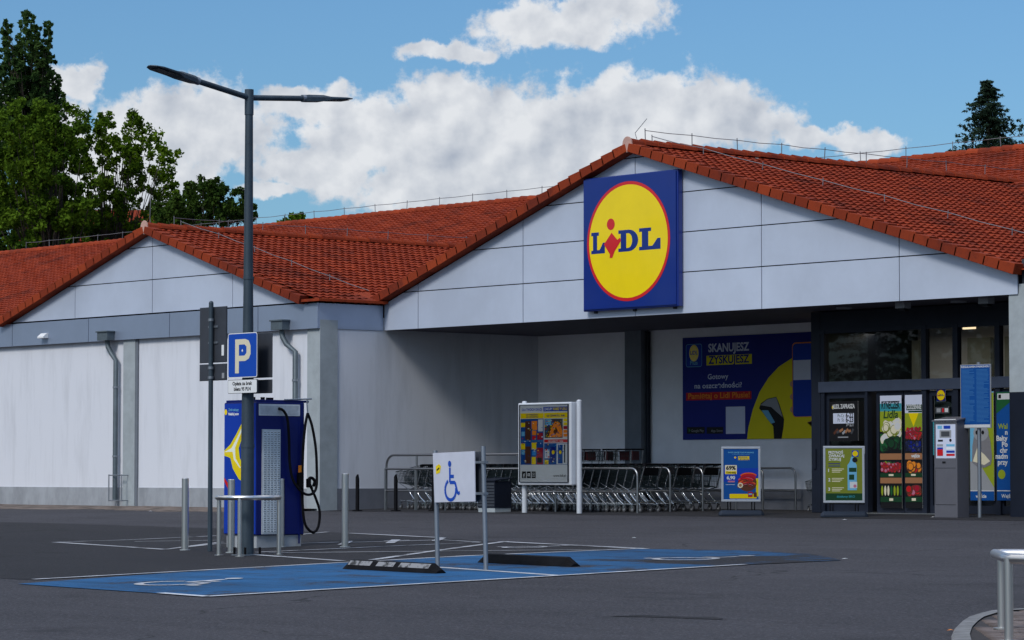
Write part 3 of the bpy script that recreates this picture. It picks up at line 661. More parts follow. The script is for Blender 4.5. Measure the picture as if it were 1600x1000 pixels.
# entrance vestibule
VY = 1.6
def vx(px): return atY(px, 740, VY).x
def vz(px, py): return atY(px, py, VY).z
TB, TT = 2.44, 2.66
VL = vx(1268); VR = 1.0
mb = MB(); mb.box(VL, vx(1282), VY, VY + .4, 0.006, FB, M_FRAME)
mb.box(VL, VR, VY + .01, VY + .2, 3.72, FB, M_FRAME)
mb.box(VL - .08, VL, VY + .1, VY + .2, .9, 1.35, M_FRAME)
part('vestibule_frame', mb, bevel=.01)
mb = MB(); mb.box(vx(1282), VR, VY - .06, VY + .12, TB, TT, pmat('transom_blue', (0.055, 0.07, 0.11), .4, .3)); part('transom', mb, bevel=.01)
mb = MB()
for px, z0, z1, wd in ((1284.5, 0.01, 3.72, .10), (1442, .01, 3.72, .12), (1491, .01, 3.72, .13), (1557, .01, 3.72, .12)):
    x = vx(px); mb.box(x, x + wd, VY - .03, VY + .09, z0, z1, M_FRAME)
x = vx(1364); mb.box(vx(1282), VR, VY - .02, VY + .08, 3.64, 3.73, M_FRAME)
part('window_mullions', mb)
def door_leaf(a, b, name='sliding_door', yo=0.0, sill=.02):
    x0, x1 = vx(a), vx(b); mb = MB(); y = VY + .02 + yo
    for q in ((x0, x0 + .07), (x1 - .07, x1)): mb.box(q[0], q[1], y, y + .06, sill, TB - .01, M_FRAME)
    mb.box(x0 + .07, x1 - .07, y, y + .06, sill, sill + .16, M_FRAME); mb.box(x0 + .07, x1 - .07, y, y + .06, TB - .12, TB - .01, M_FRAME)
    o = part(name, mb)
    g = MB(); pane(g, x0 + .07, x1 - .07, y + .03, sill + .16, TB - .12); g.build('glass_pane', o)
    return o
door_leaf(1291, 1354, 'side_screen'); door_leaf(1369, 1411); door_leaf(1412, 1443, yo=.0)
o = door_leaf(1452, 1491, 'side_screen'); mb = MB(); mb.box(vx(1452) + .07, vx(1491) - .07, VY + .09, VY + .10, .2, TB - .1, pmat('dark_backing', (.008, .016, .020), .4)); mb.build('dark_backing', o); door_leaf(1503, 1556, 'side_screen'); door_leaf(1563, 1612, 'side_screen')  # dark backing panel added behind this pane to hide the lamplit back wall
mb = MB(); mb.box(vx(1354), vx(1358), VY - .04, VY + .1, .01, TB, M_FRAME); mb.box(vx(1350), vx(1352), VY - .06, VY + .0, .9, 1.3, M_STEEL); part('door_jamb', mb)
mb = MB(); mb.box(vx(1300), vx(1490), VY - .22, VY + .3, 0.006, 0.022, M_STEEL); part('threshold', mb)
for a, b in ((1287, 1442), (1446, 1491), (1497, 1557), (1561, 1612)):
    mb = MB(); pane(mb, vx(a) + .02, vx(b), VY + .04, TT, 3.66); part('glass_pane', mb)
# interior of the vestibule
mb = MB(); mb.box(-12, 12, 6.5, 6.6, .02, FB, pmat('interior_dark', (0.05, 0.055, 0.05), .8)); mb.box(VL, VL + .1, VY + .4, 6.5, .02, FB, M_FRAME)
M_INT = pmat('interior_panel', (0.36, 0.38, 0.34), .8)
for a, b in ((1300, 1352), (1368, 1400), (1406, 1436), (1512, 1548), (1570, 1600)): mb.box(atY(a, 600, 4.6).x, atY(b, 600, 4.6).x, 4.6, 4.7, 0.3, 3.6, M_INT)
mb.box(atY(1291, 600, 4.4).x, atY(1299, 600, 4.4).x, 4.4, 4.5, .3, 2.9, pc('pyel'))
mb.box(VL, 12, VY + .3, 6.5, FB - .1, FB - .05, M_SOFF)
mb.box(VR, VR + .12, VY + .21, 6.49, .02, FB + .05, M_COLD); part('interior_partition', mb)
M_TUBE = pmat('lit_tube', (1, .8, .5), emit=(1.0, 0.72, 0.42), es=2.2)
for a, b, py in ((1288, 1320, 523), (1454, 1486, 511.5), (1504, 1522, 513)):
    p0 = atY(a, py, 3.4); p1 = atY(b, py, 3.4); mb = MB(); mb.box(p0.x, p1.x, 3.4, 3.46, p0.z - .02, p0.z + .03, M_TUBE); part('ceiling_light', mb, label='lit warm tube lamp inside the entrance')
mb = MB(); mb.box(vx(1272), vx(1276), VY - .03, VY + .03, .9, 1.3, M_FRAME); part('handrail_bracket', mb)

al = bpy.data.lights.new('tube_light', 'AREA'); al.energy = 22; al.shape = 'RECTANGLE'; al.size = 5; al.size_y = .3; al.color = (1, .86, .66)
ao = bpy.data.objects.new('tube_light', al); COL.objects.link(ao); ao.location = (-5, 3.3, 3.7)

# ================================================================== SIGNS AND PRINTS
def lidl_logo(pr, cx, cz, s, l=1, square=True):
    if square: pr.rect(cx - s / 2, cz - s / 2, cx + s / 2, cz + s / 2, 'lidlblue', l)
    C2 = lambda u, v: (cx + (u - .5) * s, cz + (v - .5) * s)
    o = C2(.49, .503); pr.ell(o[0], o[1], .457 * s, .457 * s, 'lidlred', l + 1, 56); pr.ell(o[0], o[1], .432 * s, .432 * s, 'lidlyel', l + 2, 56)
    Lp = [(0, 0), (1, 0), (1, .50), (.86, .50), (.62, .17), (.43, .17), (.43, .84), (.56, .84), (.56, 1), (0, 1), (0, .84), (.13, .84), (.13, .16), (0, .16)]
    def place(pts, u0, v0, u1, v1): return [C2(u0 + a * (u1 - u0), v0 + b * (v1 - v0)) for a, b in pts]
    pr.poly(place(Lp, .082, .425, .235, .590), 'lidlblue', l + 3); pr.poly(place(Lp, .613, .425, .845, .592), 'lidlblue', l + 3)
    arc = [(.52 + .48 * math.sin(R(t)), .5 + .5 * math.cos(R(t))) for t in range(0, 181, 15)]
    arc_i = [(.50 + .20 * math.sin(R(t)), .5 + .34 * math.cos(R(t))) for t in range(0, 181, 20)]
    Dp = [(0, 1)] + arc + [(0, 0), (0, .16), (.12, .16), (.12, .84), (0, .84)]
    Dh = [(.40, .84)] + arc_i + [(.40, .16)]
    pr.poly(place(Dp, .385, .425, .603, .590), 'lidlblue', l + 3, [place(Dh, .385, .425, .603, .590)])
    d = C2(.302, .643); pr.ell(d[0], d[1], .044 * s, .044 * s, 'lidlred', l + 4, 24)
    pr.poly([C2(*p) for p in ((.31, .578), (.225, .492), (.292, .412), (.288, .385), (.318, .385), (.345, .435), (.415, .51), (.405, .535), (.375, .52))], 'lidlred', l + 4)
s_ = thing('shop_sign', 'large square blue box sign with yellow disc on the right hand gable', 'sign', (-9.925, -0.02, 5.66))
mb = MB(); mb.box(-1.44, 1.44, -.14, .0, -1.42, 1.42, pc('lidlblue')); mb.build('sign_box', s_, bevel=.02)
mb = MB(); mb.box(-1.40, 1.40, -.165, -.142, -1.38, 1.38, pc('lidlblue')); pr = Print(mb, -.165, .002); lidl_logo(pr, 0, 0, 2.76, 1, False); mb.build('sign_face', s_)
mb = MB()
for x in (-1.2, 0, 1.2): mb = MB(); mb.box(x - .04, x + .04, -.02, .02, -1.46, -1.41, M_BACK); mb.build('sign_bracket', s_)

# wall banner on back wall
BY = 4.79
p0 = atY(1068, 688, BY); p1 = atY(1068, 528, BY); bx0 = p0.x; bz0, bz1 = 1.57, 3.90; bx1 = -8.9; bw_ = bx1 - bx0; bh = bz1 - bz0
s_ = thing('wall_banner', 'wide dark blue advertising banner with a yellow half disc on the recess back wall', 'banner', (bx0, BY, bz0))
mb = MB(); mb.box(0, bw_, -.02, .008, 0, bh, pc('navy')); pr = Print(mb, -.02)
X = lambda px: atY(px, 600, BY).x - bx0
def Z5(px, py): return atY(px, py, BY).z - bz0
pr.rect(0, 0, bw_, bh, 'navy', .5)
# half disc
pts = [(X(1168), 0)]
for px, py in ((1170, 668), (1177, 640), (1188, 612), (1202, 590), (1218, 573), (1238, 560), (1262, 552)): pts.append((X(px), Z5(px, py)))
pts += [(bw_, Z5(1262, 550)), (bw_, 0)]
pr.poly(pts, 'pyel', 1)
pr.rrect(X(1073), Z5(1073, 574), X(1098), Z5(1098, 537), .06, 'blue', 1); pr.rrect(X(1073), Z5(1073, 574), X(1098), Z5(1098, 537), .06, 'lb', 1.5, hole=.012)
pr.ell(X(1085.5), Z5(1085, 552), .15, .19, 'lidlyel', 2); pr.text('LiDL', X(1085.5), Z5(1085, 554), .09, 'lidlblue', 3, .24, 'c', .03)
pr.text('Plus', X(1085.5), Z5(1085, 570), .10, 'lb', 3, .24, 'c', .02)
pr.text('SKANUJESZ', X(1108), Z5(1108, 550), .19, 'pale', 2, X(1172) - X(1108), 'l', .03)
pr.rect(X(1105), Z5(1105, 571), X(1176), Z5(1176, 553), 'pyel', 1); pr.text('ZYSKUJESZ', X(1108), Z5(1108, 568.5), .18, 'navy', 2, X(1172) - X(1108), 'l', .03)
pr.text('Gotowy', X(1123), Z5(1123, 592), .12, 'pale', 2, .62 * 1.05, 'c', .015); pr.text('na oszczędności?', X(1123), Z5(1123, 606), .12, 'pale', 2, X(1160) - X(1086), 'c', .015)
pr.rect(X(1073), Z5(1073, 626), X(1175), Z5(1175, 611), 'red', 1); pr.text('Pamiętaj o Lidl Plusie!', X(1124), Z5(1123, 622), .13, 'orange', 2, X(1172) - X(1076), 'c', .02)
pr.rect(X(1074), Z5(1074, 678), X(1102), Z5(1102, 667), 'black', 1); pr.text('Google Play', X(1081), Z5(1081, 675), .06, 'grey', 2, .40)
pr.rect(X(1105), Z5(1105, 678), X(1131), Z5(1131, 667), 'black', 1); pr.text('App Store', X(1112), Z5(1112, 675), .06, 'grey', 2, .36)
pr.poly([(X(1077), Z5(1077, 676)), (X(1080), Z5(1080, 672.5)), (X(1077), Z5(1077, 669))], 'green', 2)
pr.rect(X(1135), Z5(1135, 678), X(1165), Z5(1165, 635), 'pale', 1)
# phone, fingers, scanner
for k in range(3): pr.ell(X(1240), Z5(1240, 600 + k * 20), .09, .07, 'skin', 1.6)
pr.poly([(X(1262), Z5(1262, 660)), (X(1275), Z5(1275, 655)), (bw_, Z5(1280, 690)), (bw_, Z5(1280, 655))], 'skin', 1.4)
pr.rrect(X(1239), Z5(1239, 652), bw_ + .0, Z5(1268, 534), .1, 'orange', 2); pr.rrect(X(1240), Z5(1240, 651), bw_ - .004, Z5(1268, 536), .09, 'blue', 3)
pr.rect(X(1241), Z5(1241, 594), X(1268), Z5(1268, 562), 'pale', 4)
hd = [(1187, 638), (1190, 630), (1200, 623), (1214, 620), (1219, 632), (1226, 655), (1225, 668), (1222, 686), (1210, 686), (1209, 666), (1200, 655), (1193, 645)]
pr.poly([(X(a), max(Z5(a, b), .001)) for a, b in hd], 'black', 2); pr.poly([(X(a), Z5(a, b)) for a, b in ((1189, 633), (1200, 624), (1214, 621), (1218, 633), (1224, 652), (1216, 645), (1206, 636))], 'grey', 3)
pr.poly([(X(a), Z5(a, b)) for a, b in ((1191, 641), (1201, 641), (1212, 660), (1206, 662), (1198, 652))], 'lb', 3)
mb.build('banner_sheet', s_)

# street lamp
LX, LY_ = 0.39, -17.63; LZ = gz(LY_)
lamp = thing('street_lamp', 'tall slate grey lamp post with two outstretched flat lamp heads beside the charger', 'street lamp', (LX, LY_, LZ))
H = 6.72
mb = MB(); mb.tube([(0, 0, 0), (0, 0, 1.6), (0, 0, 4.0), (0, 0, H)], [.098, .094, .070, .056], M_POLE, 20); mb.build('pole', lamp)
for za, zb_, r_ in ((1.55, 1.6, .101), (H - .35, H + .02, .066), (3.98, 4.02, .078)): mb = MB(); mb.tube([(0, 0, za), (0, 0, zb_)], r_, M_POLE, 18); mb.build('collar', lamp)
mb = MB(); mb.box(-.16, .16, -.16, .16, 0.0, .02, M_GALV); 
for a in (-1, 1):
    for b in (-1, 1): mb.tube([(a * .13, b * .13, 0), (a * .13, b * .13, .12)], .018, M_BLACK, 8); 
mb.build('base_plate', lamp)
for sgn, dx, tl_ in ((-1, .10, .15), (1, -.02, .075)):
    mb = MB(); d = Vector((dx, sgn * 1.0, tl_)).normalized(); a0 = Vector((0, 0, H - .10)); a1 = a0 + d * 1.04
    mb.tube([a0, a1], .042, M_POLE, 12); mb.build('arm', lamp)
    mb = MB(); mb.M = Matrix.Translation(a1) @ d.to_track_quat('Y', 'Z').to_matrix().to_4x4()
    vs = []; prof = [(-.02, .05, .05), (.05, .075, .055), (.30, .11, .05), (.42, .15, .026), (.72, .16, .018), (.82, .11, .012), (.86, .04, .008)]
    for (y, hw, ht) in prof:
        vs += [(-hw, y, -ht * .9), (hw, y, -ht * .9), (hw, y, ht * .25), (hw * .55, y, ht), (-hw * .55, y, ht), (-hw, y, ht * .25)]
    n = 6; mb.add(vs, [(i * n + k, i * n + (k + 1) % n, (i + 1) * n + (k + 1) % n, (i + 1) * n + k) for i in range(len(prof) - 1) for k in range(n)] + [tuple(reversed(range(n))), tuple(range(len(vs) - n, len(vs)))], M_POLE)
    lh = mb.build('lamp_head', lamp, bevel=.004)
    g = MB(); g.M = mb.M; g.box(-.10, .10, .44, .76, -.030, -.024, pc('dgrey')); g.build('lens', lh)
    g = MB(); g.M = mb.M; g.tube([(0, -.06, 0), (0, .06, 0)], .056, M_GALV, 12); g.build('clamp', lh)
# parking sign on the lamp post
def panel_px(name, parent_loc, px0, px1, pyb, pyt, y): pass
def pl(px, py, y): return atY(px, py, y)
SY = LY_ - .14
z1 = pl(380, 520, SY).z; z0 = pl(380, 590, SY).z; z2 = pl(380, 593, SY).z; z3 = pl(380, 614.5, SY).z; x0 = pl(356.5, 560, SY).x; x1 = pl(402, 560, SY).x
ps = thing('parking_sign', 'blue P parking sign over a small white plate on the lamp post', 'sign', ((x0 + x1) / 2, SY, z0)); hw = (x1 - x0) / 2
mb = MB(); pr = Print(mb, 0); pr.rrect(-hw, 0, hw, z1 - z0, .035, 'white', 1); pr.rrect(-hw + .012, .012, hw - .012, z1 - z0 - .012, .028, 'signblue', 2)
hh = z1 - z0; u = lambda a: (a - .5) * 2 * hw
Px = [(.25, .10), (.25, .86), (.60, .86), (.72, .82), (.78, .70), (.78, .52), (.72, .42), (.60, .37), (.38, .37), (.38, .10)]
pr.poly([(u(a), b * hh) for a, b in Px], 'cream', 3, [[(u(a), b * hh) for a, b in ((.38, .74), (.57, .74), (.64, .69), (.64, .55), (.57, .49), (.38, .49))]])
pr.poly([(u(a), b * hh) for a, b in ((.47, .60), (.50, .64), (.53, .60), (.50, .57))], 'white', 4)
mb.box(-hw + .003, hw - .003, -.001, .02, .003, hh - .003, M_BACK); mb.build('sign_panel', ps)
mb = MB(); h3 = z2 - z3; mb.M = Matrix.Translation((0, 0, z3 - z0)); pr = Print(mb, 0); pr.rrect(-hw, 0, hw, h3, .025, 'black', 1); pr.rrect(-hw + .006, .006, hw - .006, h3 - .006, .02, 'white', 2)
pr.text('Opłata za brak', 0, h3 * .60, .052, 'black', 3, hw * 1.35, 'c', .03); pr.text('biletu 95 PLN', 0, h3 * .20, .052, 'black', 3, hw * 1.15, 'c', .03)
mb.box(-hw + .003, hw - .003, -.001, .02, .003, h3 - .003, M_BACK); mb.build('lower_plate', ps)
mb = MB()
for z in (.15, .5): mb = MB(); mb.tube([(-.10, .05, z), (.22, .05, z)], .012, M_GALV, 6); mb.build('clamp', ps)
# its twin facing the other way
ps2 = thing('parking_sign', 'dark back of the sign mounted behind the blue P sign', 'sign', ((x0 + x1) / 2 + .01, LY_ + .12, z0))
mb = MB(); mb.box(-hw, hw, -.01, .01, 0, hh, M_BACK); mb.build('sign_panel', ps2, bevel=.008); mb = MB(); mb.box(-hw, hw, -.01, .01, z3 - z0, z2 - z0, M_BACK); mb.build('lower_plate', ps2, bevel=.008)
# second post with sign backs
g = gnd(328, 862); sp = thing('sign_post', 'slim grey post carrying two dark sign backs, left of the lamp post', 'sign post', (g.x, g.y, g.z))
ztop = atY(328, 474, g.y).z - g.z
mb = MB(); mb.tube([(0, 0, -.05), (0, 0, ztop)], .036, M_POLE, 14); mb.sphere((0, 0, ztop), .037, M_POLE); mb.build('pole', sp)
for nm, a, b in (('sign_panel', 480, 567), ('lower_plate', 569, 595)):
    y = g.y + .06; zt = atY(330, a, y).z - g.z; zb = atY(330, b, y).z - g.z; xa = atY(313, 520, y).x - g.x; xb = atY(354.5, 520, y).x - g.x
    mb = MB(); mb.box(xa, xb, .05, .07, zb, zt, M_BACK); mb.box(xa + .008, xb - .008, .046, .05, zb + .008, zt - .008, M_BACK)
    for z in ((zt + zb) / 2 - .12, (zt + zb) / 2 + .12): mb.box(-.12, .12, .03, .046, z - .015, z + .015, M_GALV) if nm == 'sign_panel' else None
    if nm == 'sign_panel': mb.box(xb - .11, xb - .05, .042, .0455, zb + .1, zb + .26, pc('white'))
    else: mb.box(xb - .10, xb - .04, .042, .0455, zb + .03, zb + .11, pc('grey'))
    mb.build(nm, sp, bevel=.006)
mb = MB()
for py in (500, 590, 575): z = atY(328, py, g.y).z - g.z; mb = MB(); mb.tube([(0, 0, z - .02), (0, 0, z + .02)], .046, M_GALV, 12); mb.build('clamp', sp)

# bollards
def bollard(px, py, top, label, r=.053):
    g = gnd(px, py); h = atY(px, top, g.y).z - g.z
    t = thing('bollard', label, 'bollard', (g.x, g.y, g.z), group='stainless steel bollards round the charger')
    mb = MB(); mb.tube([(0, 0, -.03), (0, 0, h - .006)], r, M_STEEL, 20); mb.tube([(0, 0, h - .008), (0, 0, h)], [r, r * .88], M_STEEL, 20); mb.build('tube', t)
    mb = MB(); mb.tube([(0, 0, 0.0), (0, 0, .014)], r * 1.5, M_CONC, 20); mb.build('foot', t); return t
bollard(289, 860, 747, 'steel bollard left of the sign post, leftmost of the bollards')
bollard(361, 864, 749, 'steel bollard between sign post and lamp post in front of the charger')
bollard(439, 855, 748, 'steel bollard at the right hand corner of the charger, mostly hidden')
bollard(539, 855, 740, 'lone steel bollard standing right of the charger')
# hoop barriers
def arc3(a, b, c, n=14):
    a, b, c = (Vector(p).to_2d() for p in (a, b, c))
    d = 2 * (a.x * (b.y - c.y) + b.x * (c.y - a.y) + c.x * (a.y - b.y)); A, B, Cc = a.length_squared, b.length_squared, c.length_squared
    o = Vector(((A * (b.y - c.y) + B * (c.y - a.y) + Cc * (a.y - b.y)) / d, (A * (c.x - b.x) + B * (a.x - c.x) + Cc * (b.x - a.x)) / d)); r = (a - o).length
    t0 = math.atan2(a.y - o.y, a.x - o.x); t1 = math.atan2(c.y - o.y, c.x - o.x); tm = math.atan2(b.y - o.y, b.x - o.x)
    def nrm(t, s): return (t - s) % (2 * math.pi)
    if nrm(tm, t0) < nrm(t1, t0): span = nrm(t1, t0)
    else: span = nrm(t1, t0) - 2 * math.pi
    return [(o.x + r * math.cos(t0 + span * i / n), o.y + r * math.sin(t0 + span * i / n)) for i in range(n + 1)]
def hoop(name, legs, label, h, r=.038, ext=.18, zadd=0.0, path=None, cat='barrier'):
    base = Vector(legs[len(legs) // 2]); t = thing(name, label, cat, (base.x, base.y, gz(base.y) + zadd))
    L = [(a - base.x, b - base.y) for a, b in legs]
    for (a, b) in L:
        dz = gz(b + base.y) - gz(base.y)
        mb = MB(); mb.tube([(a, b, dz - .02), (a, b, h)], r * .92, M_STEEL, 16); lg = mb.build('leg', t)
        f = MB(); f.tube([(a, b, dz), (a, b, dz + .012)], r * 1.9, M_STEEL, 18); f.build('foot_plate', lg)
    P2 = path or arc3(L[0], L[1], L[2])
    if path: P2 = [(a - base.x, b - base.y) for a, b in path]
    a, b = Vector(P2[0]), Vector(P2[1]); e0 = a + (a - b).normalized() * ext; a, b = Vector(P2[-1]), Vector(P2[-2]); e1 = a + (a - b).normalized() * ext
    P2 = [tuple(e0)] + P2 + [tuple(e1)] if ext else P2
    mb = MB(); mb.tube([(a, b, h) for a, b in P2], r, M_STEEL, 16); mb.sphere((*P2[0], h), r, M_STEEL); mb.sphere((*P2[-1], h), r, M_STEEL); mb.build('top_rail', t); return t
l1, l2, l3 = gnd(345, 865), gnd(380, 870), gnd(433, 866)
fh = Vector((-.75, .661, 0)); rh = Vector((.661, .75, 0)); pb = Vector((LX, LY_, 0)); l1 = pb - rh * .42 + fh * .14; l3 = pb + rh * .45 + fh * .10; l2 = pb - rh * .07 - fh * .42
hoop('hoop_barrier', [(l1.x, l1.y), (l2.x, l2.y), (l3.x, l3.y)], 'three legged curved steel barrier around the foot of the lamp post', .84, .035, .03)
def onpl(px, py, z): d = ray(px, py); t = (z - CAM.z) / d.z; q = CAM + d * t; return q.x, q.y
zi = gz(-23.7) + KH; La = onpl(1565.5, 978, zi); Lb = onpl(1576.5, 993, zi)
zt = gz(-23.7) + KH + .71
hp = [onpl(1640, 866, zt)] ; 
import itertools
far_ = (La[0] + .9, La[1] + .95); cxm = ((La[0] + Lb[0]) / 2 - .10, (La[1] + Lb[1]) / 2)
v_ = Vector((Lb[0] - La[0], Lb[1] - La[1])); 
# barrier runs along the kerb out of the picture to the right and is seen end on
path = [(Lb[0] + 2.2, Lb[1] + .3), (Lb[0] + 1.0, Lb[1] + .14), (Lb[0] + .25, Lb[1] + .04), (Lb[0] + .05, Lb[1] - .0), (Lb[0] - .03, Lb[1] + .03), (La[0] + .0, La[1] - .08), (La[0] + .02, La[1] - .02), (La[0] + .10, La[1] + .06), (La[0] + .6, La[1] + .24), (La[0] + 2.0, La[1] + .5)]
hoop('hoop_barrier', [La, Lb, (Lb[0] + 2.0, Lb[1] + .27)], 'polished steel hoop barrier on the brick island at the lower right', .61, .037, 0, KH, path)

# charging station
cm = gnd(400, 857); CW, CDp, CH = .84, .92, 2.27
ch = thing('charging_station', 'tall blue electric car charger with yellow flash and black cables behind the lamp post', 'car charger', (cm.x, cm.y, cm.z))
mb = MB(); mb.box(-CW + .03, -.03, .03, CDp - .03, -.02, .20, pmat('plinth_pale', (0.40, 0.42, 0.44), .6)); mb.build('base', ch, bevel=.01)
mb = MB(); mb.box(-CW, 0, 0, CDp, .20, CH - .03, M_CHB); mb.build('cabinet', ch, bevel=.015)
mb = MB(); mb.box(-CW + .02, -.02, .02, CDp + .10, CH - .03, CH + .005, M_CHB)
for y in (.12, .30): mb.tube([(-.25, y, CH), (-.25, y, CH + .05)], .035, M_BLACK, 10)
mb.tube([(-.1, CDp * .35, CH), (-.1, CDp * .35, CH + .04)], .06, M_BLACK, 10); mb.build('roof', ch, bevel=.005)
# printed front (-Y face)
mb = MB(); mb.M = Matrix.Translation((-CW, 0, 0)); pr = Print(mb, -.001, .0016)
mb.M = Matrix.Translation((-CW, -.0, 0))
pr.rect(.01, .22, CW - .01, CH - .05, 'blue', 1)
fz = lambda py: atY(370, py, cm.y).z - cm.z
fx = lambda px: (px - 344.5) / 55.5 * CW
def fp(pts): return [(max(.012, min(CW - .012, fx(a))), fz(b)) for a, b in pts]
pr.poly(fp([(344, 704), (356, 694), (366, 678), (378, 656), (386, 645), (386, 662), (376, 684), (370, 700), (372, 716), (382, 732), (395, 742), (395, 760), (384, 758), (370, 748), (360, 732), (356, 716), (352, 714), (344, 712)]), 'pyel', 2)
pr.poly(fp([(344, 706), (358, 697), (368, 680), (380, 656), (386, 650), (384, 664), (372, 688), (366, 702), (368, 718), (380, 737), (395, 746), (395, 756), (383, 753), (368, 742), (361, 728), (358, 713), (344, 709)]), 'lidlyel', 3)
pr.poly(fp([(345, 706.5), (358, 700), (368, 683), (378, 663), (382, 657), (379, 667), (370, 686), (364, 700), (365, 716), (374, 731), (372, 731), (362, 718), (360, 706), (352, 706)]), 'glow', 4)
pr.poly(fp([(344, 746), (352, 755), (358, 770), (360, 780), (357, 778), (352, 764), (344, 752)]), 'red', 3)
pr.ell(fx(347.5), fz(643.5), .035, .045, 'lidlyel', 2, 20); pr.text('Zrób zakupy', fx(352), fz(642), .042, 'lb', 2, .27, 'l', .02); pr.text('Naładuj auto', fx(352), fz(648.5), .042, 'white', 2, .27, 'l', .04)
mb.build('front_print', ch)
# side (+X face): u along +Y
sy = lambda px: (px - 400) / 69.5 * CDp
sz = lambda py, px=430: atX(px, py, cm.x).z - cm.z
def sidebox(mb, a, b, c, d, x0, x1, mat): mb.box(x0, x1, sy(a), sy(b), sz(d), sz(c), mat)
mb = MB(); sidebox(mb, 403, 462.5, 631.5, 649.5, .001, .006, pmat('recess_pale', (.66, .70, .74), .6)); sidebox(mb, 405, 460.5, 634, 648, .006, .008, pmat('recess_in', (.50, .54, .58), .6, var=.3)); mb.build('socket_recess', ch)
mb = MB(); sidebox(mb, 407.5, 433.5, 671, 834.5, .001, .022, pmat('grille_frame', (.60, .66, .70), .5, .2))
for k in range(5):
    a = 409 + k * 4.9; sidebox(mb, a, a + 3.6, 674, 832, .022, .026, pmat('grille_slat', (.72, .78, .82), .5, .2))
    for j in range(46):
        z = sz(674) - (j + .5) * (sz(674) - sz(832)) / 46
        for q in (0, 1): yy = sy(a + .7 + q * 1.5 + (j % 2) * .5); mb.box(.026, .028, yy, yy + .010, z - .006, z + .006, M_JOINT)
mb.build('vent_grille', ch)
mb = MB(); sidebox(mb, 461, 463, 655, 850, .001, .006, M_CHB); mb.build('door_seam', ch)
def cpt(px, py, dx): return (dx, sy(px), sz(py))
def smooth_path(P, n=6):
    P = [Vector(p) for p in P]; out = []
    for i in range(len(P) - 1):
        p0, p1, p2, p3 = P[max(i - 1, 0)], P[i], P[i + 1], P[min(i + 2, len(P) - 1)]
        for k in range(n):
            t = k / n; out.append(0.5 * ((2 * p1) + (p2 - p0) * t + (2 * p0 - 5 * p1 + 4 * p2 - p3) * t * t + (3 * p1 - p0 - 3 * p2 + p3) * t ** 3))
    out.append(P[-1]); return out
mb = MB(); mb.tube(smooth_path([cpt(431, 638, .01), cpt(435, 642, .07), cpt(440, 655, .08), cpt(443, 685, .07), cpt(444, 720, .07), cpt(447, 745, .08), cpt(453, 760, .1), cpt(462, 771, .12), cpt(471, 773, .12), cpt(478, 768, .12), cpt(482, 757, .1), cpt(484.5, 735, .06), cpt(484, 700, .04), cpt(479, 665, .03), cpt(473, 645, .02)]), .021, M_BLACK, 10); mb.build('charging_cable', ch)
mb = MB(); mb.tube(smooth_path([cpt(473, 645, .02), cpt(469, 660, .04), cpt(465.5, 690, .05), cpt(464, 730, .05), cpt(464, 780, .05), cpt(467, 815, .05), cpt(474, 829, .05), cpt(482, 832, .05), cpt(488, 822, .05), cpt(489.5, 800, .05), cpt(484, 780, .05), cpt(478, 765, .05)]), .021, M_BLACK, 10); mb.build('charging_cable', ch)
mb = MB(); mb.tube(smooth_path([cpt(478, 764, .05), cpt(474, 755, .05), cpt(474, 748, .05), cpt(478, 747, .05), cpt(482, 752, .05), cpt(480, 760, .05)]), .024, M_BLACK, 10); mb.box(.02, .09, sy(471), sy(474.5), sz(762), sz(748), M_BLACK); mb.build('plug', ch)
mb = MB(); mb.tube([cpt(440, 624.5, .0), cpt(480, 622, .0)], .012, M_GALV, 8); mb.tube([cpt(473, 624, .0), cpt(473, 645, .02)], .012, M_GALV, 6); mb.build('cable_arm', ch)
mb = MB(); mb.box(.03, .06, sy(459), sy(462), sz(738), sz(727), pc('orange')); mb.box(.01, .10, sy(458), sy(462), sz(762), sz(739), M_BLACK); mb.build('holster', ch)

# disabled sign on two posts
h1, h2 = gnd(684, 887), gnd(759.5, 892); dU = Vector((h2.x - h1.x, h2.y - h1.y, 0)); dl = dU.length; dU.normalize()
t = thing('disabled_parking_sign', 'white wheelchair sign board on two steel posts between the blue bays', 'sign', (h1.x, h1.y, h1.z), math.atan2(dU.y, dU.x))
def onsign(px, py, off=0): # intersect with the vertical plane of the posts
    nrm = Vector((-dU.y, dU.x, 0)); o = h1 - nrm * off; d = ray(px, py); k = (o - CAM).dot(nrm) / d.dot(nrm); q = CAM + d * k; return ((q - h1).dot(dU), q.z - h1.z)
for (bx, by, tx, ty) in ((684, 887, 680, 704), (759.5, 892, 755, 697)):
    a, b = onsign(bx, by), onsign(tx, ty); mb = MB(); mb.tube([(a[0], 0, a[1] - .03), (b[0], 0, b[1])], .030, M_GALV, 14); mb.build('post', t)
cs = [onsign(*p, .0) for p in ((684, 785), (747, 783.5), (746, 705), (681, 708))]
mb = MB(); mb.prism([(a, -.045, b) for a, b in cs], (0, .012, 0), pmat('sign_white', (.60, .61, .68), .4, var=.06, scale=3)); pr = Print(mb, -.046, .002)
cw = cs[1][0] - cs[0][0]; sg, (hx, hy, hr) = wheelchair2d()
ox, oz = onsign(708, 745); sc = .215
TR = lambda p: (ox + p[0] * sc * 1.15, oz - .06 + (p[1] - 1.1) * sc * 1.02)
for k, (a, b) in enumerate(sg): pr.line([TR(a), TR(b)], .042, 'signblue', 1 + k * .04)
c = TR((hx, hy)); pr.ell(c[0], c[1], hr * sc * 1.1, hr * sc * 1.1, 'signblue', 2, 20)
a = onsign(686.5, 741); pr.poly([(a[0], a[1]), (a[0] + .10, a[1] + .02), (a[0] + .13, a[1] + .10), (a[0] + .08, a[1] + .13), (a[0] - .01, a[1] + .10)], 'lidlyel', 1)
pr.line([(a[0] + .02, a[1] + .05), (a[0] + .09, a[1] + .08)], .02, 'black', 2)
mb.build('board', t)
